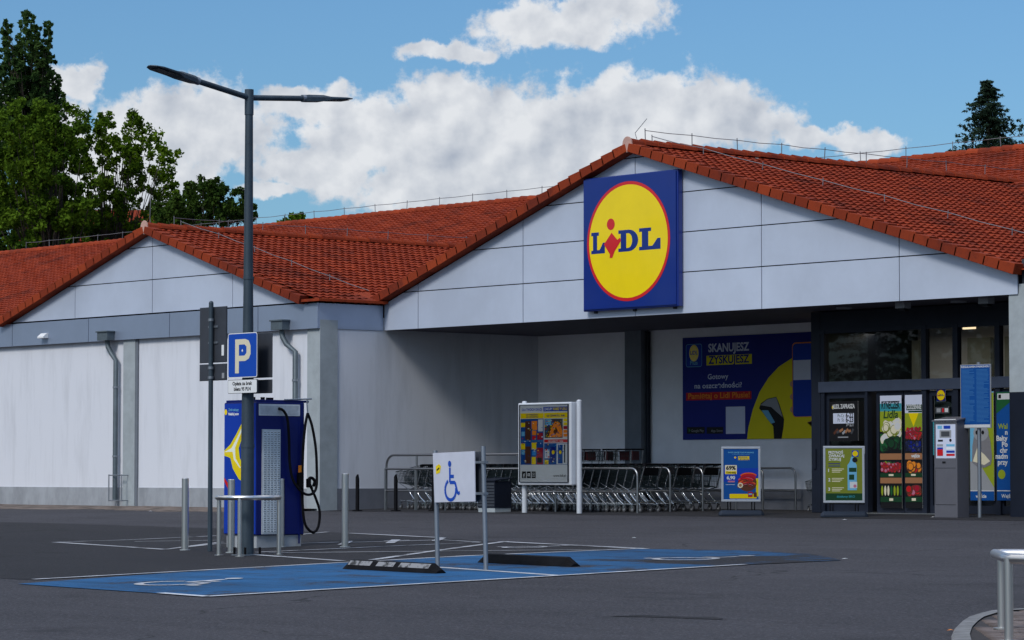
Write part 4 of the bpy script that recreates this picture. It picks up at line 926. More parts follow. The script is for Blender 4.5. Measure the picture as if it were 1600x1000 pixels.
mb = MB(); mb.prism([(a + .0, .04, b - .005) for a, b in cs], (0, .012, 0), M_BACK); mb.build('rear_board', t)
mb = MB()
for z in (cs[0][1] + .12, cs[3][1] - .12): mb.box(-.03, dl + .0, -.032, -.02 + .05, z - .015, z + .015, M_GALV)
mb.build('crossbar', t)

# wheel stops
def wheel_stop(pa, pb, label, patches):
    a, b = gnd(*pa), gnd(*pb); d = Vector((b.x - a.x, b.y - a.y, 0)); L = d.length
    t = thing('wheel_stop', label, 'wheel stop', (a.x, a.y, gz(a.y) + .008), math.atan2(d.y, d.x))
    t.rotation_euler[1] = -math.atan2(b.z - a.z, L)
    prof = [(-.0, 0), (.02, .05), (.055, .115), (.11, .125), (.15, .05), (.17, 0)]
    vs = []
    for (x, k) in ((0, .35), (.14, 1), (L - .14, 1), (L, .35)):
        vs += [(x, y + (1 - k) * .02, z * k) for y, z in prof]
    n = 6; mb = MB(); mb.add(vs, [(i * n + q, i * n + (q + 1) % n, (i + 1) * n + (q + 1) % n, (i + 1) * n + q) for i in range(3) for q in range(n)] + [tuple(reversed(range(n))), tuple(range(18, 24))], M_BLACK); mb.build('body', t, bevel=.006)
    if patches:
        for x0, x1 in ((.12, .66), (.76, 1.18), (1.26, L - .14)):
            m = MB(); m.add([(x0, .0185, .058), (x1 - .03, .0185, .058), (x1, .048, .113), (x0 + .03, .048, .113)], [(0, 1, 2, 3)], pmat('reflector_worn', (.26, .26, .27), .6, col2=(.03, .03, .03), scale=9, lo=.5, hi=.62)); m.build('reflector', t)
wheel_stop((533, 890), (679, 897.5), 'black rubber wheel stop with worn pale reflectors, left of the sign posts', True)
wheel_stop((744, 880), (890, 887), 'plain black rubber wheel stop right of the wheelchair sign', False)

# parking meter
g = gnd(1496, 809.5); mtr = thing('parking_meter', 'grey parking ticket machine standing before the entrance', 'parking meter', (g.x, g.y, g.z))
MW, MD = .55, .34; mh = atY(1480, 653, g.y).z - g.z
M_MET = pmat('meter_grey', (.115, .115, .135), .5, .1, var=.06); M_METD = pmat('meter_side', (.09, .09, .11), .5, .1, var=.06)
mb = MB(); mb.prism([(0, 0, 0), (0, MD, 0), (0, MD, mh), (0, -.0, mh - .06)], (-MW, 0, 0), M_MET); mb.build('body', mtr, bevel=.012)
mb = MB(); mb.prism([(.03, -.03, mh - .07), (.03, MD + .03, mh + .0), (.03, MD + .03, mh + .03), (.03, -.03, mh - .04)], (-MW - .06, 0, 0), M_METD); mb.build('cap', mtr, bevel=.006)
mb = MB(); mb.M = Matrix.Translation((-MW, 0, 0)); pr = Print(mb, -.001)
zz = lambda py: atY(1480, py, g.y).z - g.z
pr.rect(.02, zz(660), MW - .02, zz(655), 'white', 1); pr.text('PARKOMAT', MW / 2, zz(659.3), .035, 'navy', 2, .38, 'c', .03)
pr.rect(.05, zz(716), MW - .03, zz(663), 'pale', 1); pr.rect(.09, zz(670), .2, zz(665), 'lb', 2); pr.rect(.24, zz(670), .40, zz(665), 'blue', 2)
pr.rrect(.14, zz(684), .42, zz(672), .01, 'grey', 2); pr.rect(.18, zz(682), .38, zz(674), 'dgrey', 3); pr.ell(.40, zz(688), .03, .03, 'black', 2, 16); pr.rect(.1, zz(690), .22, zz(687), 'black', 2)
for i, (c1, c2) in enumerate((('white', 'lb'), ('blue', 'white'), ('red', 'blue'), ('white', 'red'))):
    pr.rect(.30, zz(697.5 + i * 5), .50, zz(694 + i * 5), c2, 2); pr.rect(.08, zz(697.5 + i * 5), .22, zz(694 + i * 5), c1 if c1 != 'white' else 'grey', 2)
pr.rect(.08, zz(712), .22, zz(702), 'red', 3); pr.rect(.20, zz(724), .28, zz(721), 'black', 2)
pr.rect(.03, zz(731.6), MW - .03, zz(731), 'black', 1); pr.rect(.03, zz(789), MW - .03, zz(788.3), 'black', 1); pr.rect(.03, zz(788), .034, zz(732), 'black', 1)
mb.build('control_panel', mtr)

# info board on pole
g = gnd(1531, 809); ib = thing('notice_board', 'tall blue regulations board on a grey pole right of the ticket machine', 'notice board', (g.x, g.y, g.z))
zz = lambda py: atY(1525, py, g.y).z - g.z; xx = lambda px: atY(px, 620, g.y - .05).x - g.x
mb = MB(); mb.tube([(0, 0, -.02), (0, 0, zz(566))], .036, M_GALV, 14); mb.build('pole', ib)
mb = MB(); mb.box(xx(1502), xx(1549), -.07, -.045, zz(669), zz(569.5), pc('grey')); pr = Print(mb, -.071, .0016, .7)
pr.rrect(xx(1502) + .012, zz(669) + .012, xx(1549) - .012, zz(569.5) - .012, .02, 'pblue', 1); pr.rect(xx(1503), zz(668), xx(1548), zz(663.5), 'white', 2)
pr.text('REGULAMIN PARKINGU', (xx(1502) + xx(1549)) / 2, zz(574.5), .035, 'white', 2, .66, 'c', .03)
for k in range(42):
    for s0, s1 in ((1504.5, 1524), (1527, 1546.5)):
        z = zz(578.5 + k * 1.98); e = s0 + (s1 - s0) * random.choice((1, 1, .9, .6, .97)); pr.rect(xx(s0), z, xx(e), z + .0115, 'ptxt', 2)
mb.build('board', ib)
mb = MB()
for py in (585, 650): mb = MB(); mb.tube([(0, 0, zz(py) - .02), (0, 0, zz(py) + .02)], .045, M_GALV, 10); mb.box(-.03, .03, -.045, 0, zz(py) - .015, zz(py) + .015, M_GALV); mb.build('clamp', ib)

# city light poster stand
SYc = -1.3
xx0 = atY(815, 740, SYc).x; xx1 = atY(908, 740, SYc).x; zc = gz(SYc); zz = lambda py, px=860: atY(px, py, SYc).z - zc
st = thing('poster_stand', 'double post display case with a leaflet poster before the shopping carts', 'display case', (xx0, SYc, zc)); SW = xx1 - xx0
M_ALU = pmat('aluminium', (.66, .69, .74), .4, .25, var=.06)
for x in (.075, SW - .075): mb = MB(); mb.tube([(x, 0.02, -.02), (x, 0.02, zz(627))], .058, M_ALU, 16); mb.sphere((x, .02, zz(627)), (.058, .058, .02), M_ALU); mb.build('post', st)
bx_, tx_ = zz(758), zz(629)
mb = MB(); mb.box(.03, SW - .16, -.13, .06, bx_, tx_, M_ALU); mb.build('case', st, bevel=.02)
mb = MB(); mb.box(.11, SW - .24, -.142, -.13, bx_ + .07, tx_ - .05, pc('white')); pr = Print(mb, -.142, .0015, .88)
PX0, PX1, PZ0, PZ1 = .13, SW - .26, bx_ + .09, tx_ - .07; PW, PH = PX1 - PX0, PZ1 - PZ0
q = lambda a, b: (PX0 + a * PW, PZ0 + b * PH)
def rq(a, b, c, d, col, l=1): pr.rect(*q(a, b), *q(c, d), col, l)
rq(0, 0, 1, 1, 'white', .6)
rq(.49, .925, 1, .985, 'blue'); rq(.02, .93, .47, .98, 'grey', .8)
pr.rect(*q(0, .925), *q(.48, .985), 'white', 1); pr.text('DLA TWOICH OKAZJI', *q(.03, .937), .055, 'blue', 2, PW * .43, 'l', .02); pr.text('ZAKUPY', *q(.51, .94), .055, 'white', 2, PW * .18, 'l', .03); pr.text('ROBISZ W LIDLU', *q(.70, .94), .055, 'yellow', 2, PW * .29, 'l', .03)
rq(0, .835, .495, .905, 'yellow'); rq(.505, .835, 1, .905, 'yellow'); pr.text('OD PONIEDZIAŁKU', *q(.25, .875), .03, 'navy', 2, PW * .26, 'c', .02); pr.text('OD CZWARTKU', *q(.25, .845), .03, 'navy', 2, PW * .26, 'c', .02); pr.text('OD CZWARTKU, 16.06', *q(.75, .855), .04, 'navy', 2, PW * .38, 'c', .03)
rq(0, .215, .495, .83, 'pblue'); rq(.505, .56, 1, .83, 'white'); rq(.515, .57, .90, .825, 'dgrey', 2); pr.poly([q(.52, .58), q(.60, .66), q(.66, .81), q(.74, .81), q(.80, .74), q(.89, .66), q(.89, .575)], 'brown', 2.3)
pr.poly([q(.60, .58), q(.66, .70), q(.74, .79), q(.84, .77), q(.895, .66), q(.89, .58)], 'orange', 2.6); pr.poly([q(.70, .65), q(.76, .72), q(.80, .66), q(.74, .61)], 'brown', 3); pr.rect(*q(.53, .74), *q(.66, .82), 'lb', 2.5)
for k in range(5): rq(.915, .585 + k * .05, .995, .625 + k * .05, random.choice(('red', 'orange', 'yellow', 'berry')), 2)
rq(.505, .51, 1, .55, 'red'); pr.text('OD SOBOTY, 18.06', *q(.75, .518), .03, 'white', 2, PW * .32, 'c', .03)
rq(.505, .215, 1, .50, 'pblue'); rq(.77, .22, .995, .495, 'white', 2); rq(.80, .23, .90, .48, 'pblue', 3); rq(.93, .24, .955, .48, 'black', 3); rq(.52, .30, .62, .42, 'white', 2); rq(.52, .22, .60, .28, 'yellow', 2); rq(.64, .25, .74, .45, 'navy', 2)
pr.ell(*q(.70, .38), .045, .045, 'yellow', 3, 16); pr.ell(*q(.85, .38), .04, .04, 'yellow', 4, 16)
rq(.015, .53, .48, .535, 'lb', 2)
for a, b, c, d, col in ((.01, .72, .10, .78, 'yellow'), (.10, .55, .22, .80, 'brown'), (.24, .68, .36, .80, 'orange'), (.38, .66, .48, .82, 'white'), (.25, .61, .34, .67, 'orange'), (.25, .55, .33, .60, 'red'), (.36, .55, .48, .64, 'berry'), (.02, .60, .09, .66, 'lb'),
                        (.01, .42, .10, .50, 'yellow'), (.10, .23, .22, .46, 'brown'), (.24, .42, .34, .51, 'yellow'), (.24, .22, .33, .32, 'yellow'), (.35, .22, .48, .44, 'berry'), (.36, .24, .46, .31, 'cream'), (.02, .35, .09, .41, 'lb'), (.25, .34, .33, .40, 'cyan')): rq(a, b, c, d, col, 2.5)
for _ in range(150):
    a, b = random.choice(((random.uniform(.02, .46), random.uniform(.23, .80)), (random.uniform(.51, .95), random.uniform(.23, .48)), (random.uniform(.52, .86), random.uniform(.58, .80))))
    pr.rect(*q(a, b), *q(a + random.uniform(.01, .035), b + random.uniform(.004, .016)), random.choice(('yellow', 'pale', 'red', 'cyan', 'navy', 'brown', 'dgrey', 'pblue', 'cream', 'blue')), 3.5 + _ * .002)
for k in range(3): rq(.03 + k * .105, .035, .115 + k * .105, .125, 'black', 1)
pr.text('f', *q(.055, .045), .085, 'white', 2, PW * .04, 'l', .04); pr.rrect(*q(.150, .06), *q(.205, .10), .008, 'white', 2); pr.poly([q(.17, .07), q(.19, .08), q(.17, .09)], 'black', 3); pr.rrect(*q(.255, .055), *q(.310, .105), .01, 'white', 2, hole=.008); pr.ell(*q(.2825, .08), .014, .014, 'white', 2, 14)
pr.text('www.lidl.pl', *q(.96, .055), .05, 'black', 2, PW * .26, 'r', .01)
mb.build('poster', st)
mb = MB(); pane(mb, .105, SW - .235, -.156, bx_ + .065, tx_ - .045, M_GLASSC); mb.build('glass_pane', st)
mb = MB()
for a, b, c, d in ((.10, .115, bx_ + .06, tx_ - .04), (SW - .245, SW - .23, bx_ + .06, tx_ - .04)): mb.box(a, b, -.162, -.13, c, d, M_FRAME)
mb.box(.115, SW - .245, -.162, -.13, bx_ + .06, bx_ + .07, M_FRAME); mb.box(.115, SW - .245, -.162, -.13, tx_ - .05, tx_ - .04, M_FRAME); mb.build('inner_frame', st)

# pavement boards
M_SILV = pmat('snap_frame', (.40, .43, .48), .4, .3, var=.06)
def aboard(px, pyb, pyt, pbot, w_, yawoff, label, draw):
    g = gnd(px, pyb); U = Matrix.Rotation(yawoff, 4, 'Z') @ RT; rz = math.atan2(U.y, U.x)
    t = thing('advertising_board', label, 'advertising board', (g.x, g.y, g.z), rz)
    sc = F / (Vector((g.x, g.y, g.z)) - CAM).dot(FW); zt = (pyb - pyt) / sc; zb = (pyb - pbot) / sc
    mb = MB(); mb.prism([(-w_ * .56, -.22, .0), (-w_ * .56, .22, .0), (-w_ * .53, .19, .09), (-w_ * .50, .12, .125), (-w_ * .50, -.12, .125), (-w_ * .53, -.19, .09)], (0, 0, 0), M_BLACK) if False else None
    prof = [(-.24, 0), (-.24, .05), (-.17, .11), (.17, .11), (.24, .05), (.24, 0)]
    vs = []
    for x, k in ((-w_ * .57, .55), (-w_ * .50, 1), (w_ * .50, 1), (w_ * .57, .55)): vs += [(x, y * (.75 + .25 * k), z * k) for y, z in prof]
    n = 6; mb.add(vs, [(i * n + q_, i * n + (q_ + 1) % n, (i + 1) * n + (q_ + 1) % n, (i + 1) * n + q_) for i in range(3) for q_ in range(n)] + [tuple(reversed(range(n))), tuple(range(18, 24))], pmat('base_bluegrey', (.018, .026, .042), .6, spec=.2)); mb.build('water_base', t, bevel=.012)
    mb = MB()
    for x in (-w_ * .34, -w_ * .27, w_ * .27, w_ * .34): mb.tube([(x, 0, .10), (x, 0, zb + .05)], .012, M_BLACK, 8)
    mb.build('spring_legs', t)
    f = .045; mb = MB(); mb.box(-w_ / 2, w_ / 2, -.02, .02, zb, zb + f, M_SILV); mb.box(-w_ / 2, w_ / 2, -.02, .02, zt - f, zt, M_SILV); mb.box(-w_ / 2, -w_ / 2 + f, -.0195, .0195, zb + f, zt - f, M_SILV); mb.box(w_ / 2 - f, w_ / 2, -.0195, .0195, zb + f, zt - f, M_SILV); mb.build('frame', t, bevel=.008)
    mb = MB(); x0, x1, z0, z1 = -w_ / 2 + f, w_ / 2 - f, zb + f, zt - f; mb.box(x0, x1, -.008, .008, z0, z1, pc('dgrey')); pr = Print(mb, -.009, .0016, .72)
    draw(pr, lambda a, b: (x0 + a * (x1 - x0), z0 + b * (z1 - z0)), x1 - x0, z1 - z0); mb.build('poster', t); return t
def draw1(pr, q, W_, H_):
    pr.rect(*q(0, 0), *q(1, 1), 'pblue', 1); pr.rect(*q(0, .35), *q(1, .62), 'blue', 1.3)
    pr.text('ŚWIEŻE OKAZJE TYLKO W APLIKACJI', *q(.5, .92), .022, 'lb', 2, W_ * .74, 'c', .03); pr.text('codziennie nowe kupony', *q(.5, .89), .016, 'lb', 2, W_ * .5, 'c')
    pr.rect(*q(.42, .78), *q(.74, .855), 'lidlyel', 2); pr.text('SKANUJ', *q(.43, .825), .022, 'navy', 3, W_ * .25, 'l', .02); pr.text('I ZYSKUJ', *q(.43, .787), .024, 'navy', 3, W_ * .29, 'l', .02); pr.rrect(*q(.29, .78), *q(.38, .86), .008, 'blue', 2); pr.ell(*q(.335, .83), .02, .02, 'lidlyel', 3, 14)
    pr.rrect(*q(.04, .50), *q(.38, .68), .012, 'cream', 2); pr.rrect(*q(.05, .505), *q(.37, .56), .008, 'yellow', 3); pr.text('69%', *q(.21, .59), .075, 'black', 4, W_ * .28, 'c', .04); pr.text('TANIEJ', *q(.21, .515), .035, 'black', 4, W_ * .28, 'c', .03)
    pr.text('6,90', *q(.21, .40), .065, 'white', 3, W_ * .24, 'c', .04); pr.rrect(*q(.12, .34), *q(.32, .37), .008, 'pink', 2); pr.rect(*q(.06, .29), *q(.32, .297), 'white', 2)
    pr.ell(*q(.68, .33), W_ * .27, H_ * .17, 'brown', 2, 30)
    for k in range(9):
        cx_, cz_, r_ = .66 + random.uniform(-.06, .06), .22 + k * .028, random.uniform(.13, .24)
        arc_ = [(cx_ + r_ * math.cos(R(a_)) , cz_ + r_ * .30 * math.sin(R(a_))) for a_ in range(20, 170, 18)]
        pr.line([q(*p_) for p_ in arc_], .042, random.choice(('berry', 'red', 'brown')), 2.4 + k * .1); pr.line([q(p_[0], p_[1] + .008) for p_ in arc_], .008, random.choice(('pink', 'orange', 'red')), 2.45 + k * .1)
    pr.ell(*q(.48, .28), W_ * .075, W_ * .075, 'cream', 4.5, 20); pr.ell(*q(.48, .28), W_ * .045, W_ * .045, 'wood', 5, 20); pr.dots(*q(.62, .25), *q(.85, .42), .012, [('brown'), ('red')], 14, 4.5)
    pr.rrect(*q(.17, .02), *q(.95, .11), .012, 'lidlyel', 2); pr.rect(*q(.93, .06), *q(1, .42), 'pyel', 2); pr.rect(*q(.70, .05), *q(.83, .15), 'berry', 4); pr.rect(*q(.86, .05), *q(.95, .14), 'brown', 4); pr.rect(*q(.72, .09), *q(.81, .12), 'lb', 5)
def draw2(pr, q, W_, H_):
    pr.rect(*q(0, 0), *q(1, 1), 'olive', 1); pr.rect(*q(0, 0), *q(1, .14), 'dgreen', 1.5)
    for k, s in enumerate(('PRZYNOŚ', 'ZWRACAJ', 'ZYSKUJ')): pr.text(s, *q(.08, .90 - k * .065), .05, 'white', 2, W_ * (.40, .43, .34)[k], 'l', .04)
    pr.rrect(*q(.72, .84), *q(.90, .96), .01, 'blue', 2); pr.ell(*q(.81, .90), W_ * .075, W_ * .075, 'lidlyel', 3, 20)
    for k in range(2): pr.rect(*q(.08, .70 - k * .045), *q(.40, .715 - k * .045), 'navy', 2)
    for k, s in enumerate('123'): pr.text(s, *q(.07, .55 - k * .18), .06, 'white', 2, None, 'l', .04); [pr.rect(*q(.17, .60 - k * .18 - j * .03), *q(.50 - .05 * j, .612 - k * .18 - j * .03), 'cream', 2) for j in range(3)]
    pr.poly([q(.60, .20), q(.60, .68), q(.66, .74), q(.70, .84), q(.76, .84), q(.80, .74), q(.85, .68), q(.85, .20)], 'lb', 2)
    pr.ell(*q(.80, .78), .05, .05, 'black', 3, 20); pr.rect(*q(.64, .55), *q(.84, .63), 'dgreen', 3); pr.rect(*q(.64, .40), *q(.78, .50), 'dgreen', 3); pr.rect(*q(.66, .24), *q(.86, .36), 'white', 3); pr.ell(*q(.80, .28), .03, .03, 'pink', 4, 14)
    pr.text('działamy EKO', *q(.55, .06), .04, 'teal', 3, W_ * .5, 'c', .02)
aboard(1158, 806, 698, 784, .77, R(-1.5), 'pavement poster board with a blue 69% price poster near the cart rails', draw1)
aboard(1319, 808, 697, 786, .78, R(-6), 'pavement poster board with an olive green poster left of the entrance doors', draw2)

# dark box left of the poster stand
g = gnd(773, 801); bx = thing('grit_bin', 'low dark box with a pale foot behind the wheelchair sign', 'bin', (g.x, g.y, g.z))
bw1, bd1 = .56, .48; bh1 = atY(773, 752, g.y).z - g.z
mb = MB(); mb.box(-bw1 + .01, -.01, .01, bd1 - .01, 0, .10, M_CONC); mb.build('foot', bx, bevel=.008)
mb = MB(); mb.box(-bw1, 0, 0, bd1, .10, bh1, M_FRAME)
for k in range(8): mb.box(-bw1 + .01, -.01, -.008, 0, .13 + k * .065, .175 + k * .065, pmat('slat_dark', (.035, .042, .055), .6))
mb.build('body', bx, bevel=.01)
mb = MB(); mb.prism([(-bw1 - .02, -.02, bh1), (.02, -.02, bh1), (.02, bd1 + .02, bh1 + .05), (-bw1 - .02, bd1 + .02, bh1 + .05)], (0, 0, .03), M_FRAME); mb.build('lid', bx, bevel=.006)
# black flat marker posts
for px, lab in ((557, 'black flat marker post at the corner of the white wall'), (617, 'black flat marker post before the left end of the cart rails'), (676, 'black flat marker post hidden behind the left post of the wheelchair sign')):
    g = gnd(px, 799); t = thing('marker_post', lab, 'marker post', (g.x, g.y, g.z), group='black marker posts before the carts'); mh_ = atY(px, 741, g.y).z - g.z
    mb = MB(); mb.prism([(-.04, 0, .03), (.04, 0, .03), (.04, 0, mh_ - .10), (.01, 0, mh_), (-.04, 0, mh_ - .06)], (0, .05, 0), M_BLACK); mb.build('blade', t, bevel=.006)
    mb = MB(); mb.box(-.09, .09, -.05, .10, 0, .03, M_BLACK); mb.build('foot', t, bevel=.006)

# ================================================================== CART RAILS AND CARTS
def cart_rail(y, xa, xb, label, z_top=.92, left_loop=False, legs=()):
    t = thing('cart_rail', label, 'cart rail', (xb, y, .0 if y > 0 else gz(y)), group='steel rails of the cart park'); L = xb - xa; r = .024; mb = MB(); rr = .16
    arc = [(-rr + rr * math.sin(R(a)), 0, z_top - rr + rr * math.cos(R(a))) for a in range(0, 91, 15)]
    pts = [(-L, 0, z_top)] + arc + [(0, 0, 0)]
    mb.tube(pts, r, M_RAIL, 12); mb.build('top_rail', t)
    mb = MB(); mb.tube([(-L, 0, .43), (0, 0, .43)], r * .8, M_RAIL, 10); mb.build('lower_rail', t)
    for x in legs: mb = MB(); mb.tube([(x - xb, 0, 0), (x - xb, 0, z_top)], r, M_RAIL, 10); mb.build('leg', t)
    return t
XL = atY(602, 740, -.75).x
LANE = [-.75, .44, 1.66, 2.9, 3.86, 4.5]
lx = [atY(px, 760, y).x for px, y in ((996, -.75), (1047, .44), (1098, 1.66), (1150, 2.9), (1192, 3.86), (1243, 4.5))]
labs = ['steel cart rail nearest the car park, ending right of the poster stand', 'second steel cart rail behind the nearest one, ending between the carts', 'third steel cart rail, ending at the last cart of the middle row', 'steel cart rail hidden behind the blue poster board', 'short legged steel rail whose bend shows right of the blue poster board', 'rearmost steel rail along the back wall with a long straight top']
for i, y in enumerate(LANE):
    cart_rail(y, XL if i < 1 else (-17.6 if i < 3 else -17.8), lx[i], labs[i], legs=([atY(696, 760, y).x, atY(649, 760, y).x, XL] if i == 0 else [-17.6, -14]))
# tall end hoop at the left
t = thing('end_hoop', 'tall bent steel hoop at the left end of the cart park', 'rail', (XL, -.72, gz(-.7)))
mb = MB(); rr = .26; zt = atY(640, 711, -.72).z - gz(-.7)
arc = [(rr - rr * math.cos(R(a)), 0, zt - rr + rr * math.sin(R(a))) for a in range(0, 91, 15)]
XE = atY(868, 740, -.72).x - XL
mb.tube([(0, 0, 0)] + arc + [(XE, 0, zt)], .026, M_RAIL, 12); mb.build('top_rail', t)
x = atY(651, 760, -.72).x - XL; mb = MB(); mb.tube([(x, 0, 0), (x, 0, zt)], .022, M_RAIL, 10); mb.build('leg', t)
mb = MB(); mb.tube([(XE, 0, 0), (XE, 0, zt)], .022, M_RAIL, 10); mb.build('leg', t)

def wire_path(mb, pts, r, mat=M_WIRE, n=4): mb.tube(pts, r, mat, n, smooth=False, caps=False)
def make_cart(flap=False):
    t = thing('shopping_cart', 'c', 'shopping cart')
    hb, hf, wb, wf = .27, .20, .27, .20     # half widths
    ztb, ztf, zbb, zbf = .97, .84, .50, .60; xb, xf = .36, -.52
    L = lambda a, b, k: a + (b - a) * k
    def P(k, side, top): x = L(xb, xf, k) - (0.10 * (1 - top)) * (1 - k) * 0 ; return (x + (0 if top else .05 * (k)), side * L(wb, wf, k) * (1 if top else .88), L(ztb, ztf, k) if top else L(zbb, zbf, k))
    mb = MB()
    for s in (-1, 1):
        wire_path(mb, [P(0, s, 1), P(1, s, 1)], .009); wire_path(mb, [P(0, s, 0), P(1, s, 0)], .007)
        for h in (.25, .5, .75):
            a, b = [Vector(P(k, s, 0)).lerp(Vector(P(k, s, 1)), h) for k in (0, 1)]; wire_path(mb, [a, b], .0045)
        for i in range(17): wire_path(mb, [P(i / 16, s, 0), P(i / 16, s, 1)], .0042)
    for k in (0, 1):
        wire_path(mb, [P(k, -1, 1), P(k, 1, 1)], .009)
        for i in range(1, 9): u = -1 + 2 * i / 9; wire_path(mb, [(P(k, 1, 0)[0], P(k, 1, 0)[1] * u, P(k, 1, 0)[2]), (P(k, 1, 1)[0], P(k, 1, 1)[1] * u, P(k, 1, 1)[2])], .0042)
        for h in (.33, .66): wire_path(mb, [Vector(P(k, s, 0)).lerp(Vector(P(k, s, 1)), h) for s in (-1, 1)], .0045)
    for i in range(9): u = -1 + 2 * i / 8; wire_path(mb, [(P(0, 1, 0)[0], P(0, 1, 0)[1] * u, zbb), (P(1, 1, 0)[0], P(1, 1, 0)[1] * u, zbf)], .0045)
    mb.build('basket', t)
    mb = MB()
    for s in (-1, 1):
        mb.tube([(.47, s * .25, .98), (.40, s * .25, .80), (.30, s * .25, .50), (-.02, s * .25, .44), (.16, s * .26, .26), (.34, s * .26, .14)], .0155, M_CHROME, 6)
        mb.tube([(.34, s * .26, .15), (-.40, s * .17, .19)], .012, M_CHROME, 6); mb.tube([(-.02, s * .25, .45), (-.44, s * .19, .60)], .010, M_CHROME, 6)
    mb.tube([(-.40, -.17, .19), (-.46, 0, .19), (-.40, .17, .19)], .012, M_CHROME, 6); mb.tube([(.34, -.26, .2), (.34, .26, .2)], .010, M_CHROME, 6)
    for i in range(5): mb.tube([(.2 - i * .13, -.22, .20), (.2 - i * .13, .22, .20)], .005, M_CHROME, 4)
    mb.build('chassis', t)
    mb = MB(); mb.tube([(.49, -.28, .99), (.49, .28, .99)], .019, M_BLACK, 10); 
    for s in (-1, 1): mb.box(.44, .52, s * .27 - .02, s * .27 + .02, .945, 1.0, M_BLACK)
    mb.build('handle', t)
    for x in (.34, -.38):
        for s in (-1, 1):
            mb = MB(); yy = s * (.26 if x > 0 else .17); mb.tube([(x, yy - .014, .062), (x, yy + .014, .062)], .060, M_TYRE, 14); mb.tube([(x, yy - .017, .062), (x, yy + .017, .062)], .030, pc('grey'), 10)
            mb.box(x - .02, x + .02, yy - .022, yy - .018, .06, .16, M_CHROME); mb.box(x - .02, x + .02, yy + .018, yy + .022, .06, .16, M_CHROME); mb.box(x - .02, x + .02, yy - .018, yy + .018, .14, .16, M_CHROME)
            mb.build('wheel', t)
    if flap:
        mb = MB(); mb.prism([(.36, -.22, .76), (.36, .22, .76), (.375, .22, .92), (.375, -.22, .92)], (.02, 0, 0), M_BLACK); mb.box(.12, .36, -.262, -.250, .78, .93, M_BLACK); mb.build('child_seat_flap', t, bevel=.004)
    return t
ORD = ['last', 'second', 'third', 'fourth', 'fifth', 'sixth', 'seventh', 'eighth', 'ninth', 'tenth', 'eleventh', 'twelfth', 'thirteenth', 'fourteenth', 'fifteenth', 'sixteenth', 'seventeenth', 'eighteenth', 'nineteenth', 'twentieth',
       'twenty-first', 'twenty-second', 'twenty-third', 'twenty-fourth', 'twenty-fifth', 'twenty-sixth', 'twenty-seventh', 'twenty-eighth', 'twenty-ninth', 'thirtieth']
cartA, cartB = make_cart(), make_cart(True); usedA = usedB = False
rows = [('front', (LANE[0] + LANE[1]) / 2, atY(1016, 780, -.15).x - .34, 29, .255), ('middle', (LANE[1] + LANE[2]) / 2, atY(1068, 780, 1.05).x - .34, 24, .26), ('rear', (LANE[2] + LANE[3]) / 2, atY(1108, 780, 2.28).x - .34, 22, .26)]
for rn, y, x0, n, pitch in rows:
    xcur = x0
    for i in range(n):
        if i == 0: c = cartB if not usedB else copy_tree(cartB); usedB = True
        else: c = cartA if not usedA else copy_tree(cartA); usedA = True
        c.location = (xcur, y + random.uniform(-.03, .03), .006 if y > 0 else gz(y) + .006); c.rotation_euler[2] = random.uniform(-.02, .02)
        o = 'rightmost shopping cart, with a black flap, of the %s row of carts' % rn if i == 0 else '%s shopping cart from the right in the %s nested row' % (ORD[i], rn)
        tag(c, o, 'shopping cart', 'shopping carts nested in rows'); xcur -= pitch * random.uniform(.95, 1.06)
        if (i == 8 and rn == 'front'): xcur -= .05
# small two-tier trolleys, red handled, standing behind
def make_trolley():
    t = thing('basket_trolley', 'x', 'basket trolley'); mb = MB()
    for s in (-1, 1): mb.tube([(.22, s * .2, 1.33), (.18, s * .2, 1.0), (.20, s * .21, .12)], .012, M_CHROME, 6); mb.tube([(-.30, s * .18, .9), (.19, s * .2, .95)], .010, M_CHROME, 6); mb.tube([(.2, s * .21, .14), (-.3, s * .18, .14)], .01, M_CHROME, 6); mb.tube([(-.3, s * .18, .14), (-.2, s * .18, .9)], .01, M_CHROME, 6)
    mb.build('chassis', t)
    for z in (1.08, .55):
        mb = MB()
        for h in (0, .11, .22):
            w1 = .17 + h * .2; wire_path(mb, [(.16, -w1, z + h), (.16, w1, z + h), (-.28, w1 * .9, z + h), (-.28, -w1 * .9, z + h), (.16, -w1, z + h)], .006)
        for k in range(10):
            x = .16 - k * .0488
            for s in (-1, 1): wire_path(mb, [(x, s * .165, z), (x, s * .205, z + .22)], .004)
            wire_path(mb, [(x, -.165, z), (x, .165, z)], .004)
        mb.build('basket', t)
    mb = MB(); mb.tube([(.23, -.22, 1.34), (.23, .22, 1.34)], .018, M_BLACK, 8); mb.build('handle', t)
    mb = MB(); mb.box(.165, .185, -.12, .12, 1.10, 1.30, pmat('trolley_red', (.07, .014, .018), .6)); mb.build('red_panel', t)
    for x in (.2, -.28):
        for s in (-1, 1): mb = MB(); mb.tube([(x, s * .19 - .012, .05), (x, s * .19 + .012, .05)], .05, M_TYRE, 12); mb.build('wheel', t)
    return t
tr0 = make_trolley()
for i, px in enumerate((992, 979, 957, 951, 925, 914)):
    c = tr0 if i == 0 else copy_tree(tr0); c.location = (atY(px, 705, 3.4).x - .2, 3.4 + random.uniform(-.1, .1), .006); c.rotation_euler[2] = random.uniform(-.35, .35)
    tag(c, ('rightmost' if i == 0 else ORD[i]) + ' two-tier basket trolley' + ('' if i == 0 else ' from the right') + ' showing above the carts, dark red panel', 'basket trolley', 'basket trolleys behind the carts')
p = atY(1266, 770, 3.3); c = copy_tree(cartA); c.location = (p.x + .30, 3.3, .006); c.rotation_euler[2] = R(-8); c.scale = (.62, .8, .74); tag(c, 'small lone shopping cart half hidden by the entrance frame', 'shopping cart', None)
if 'group' in c: del c['group']

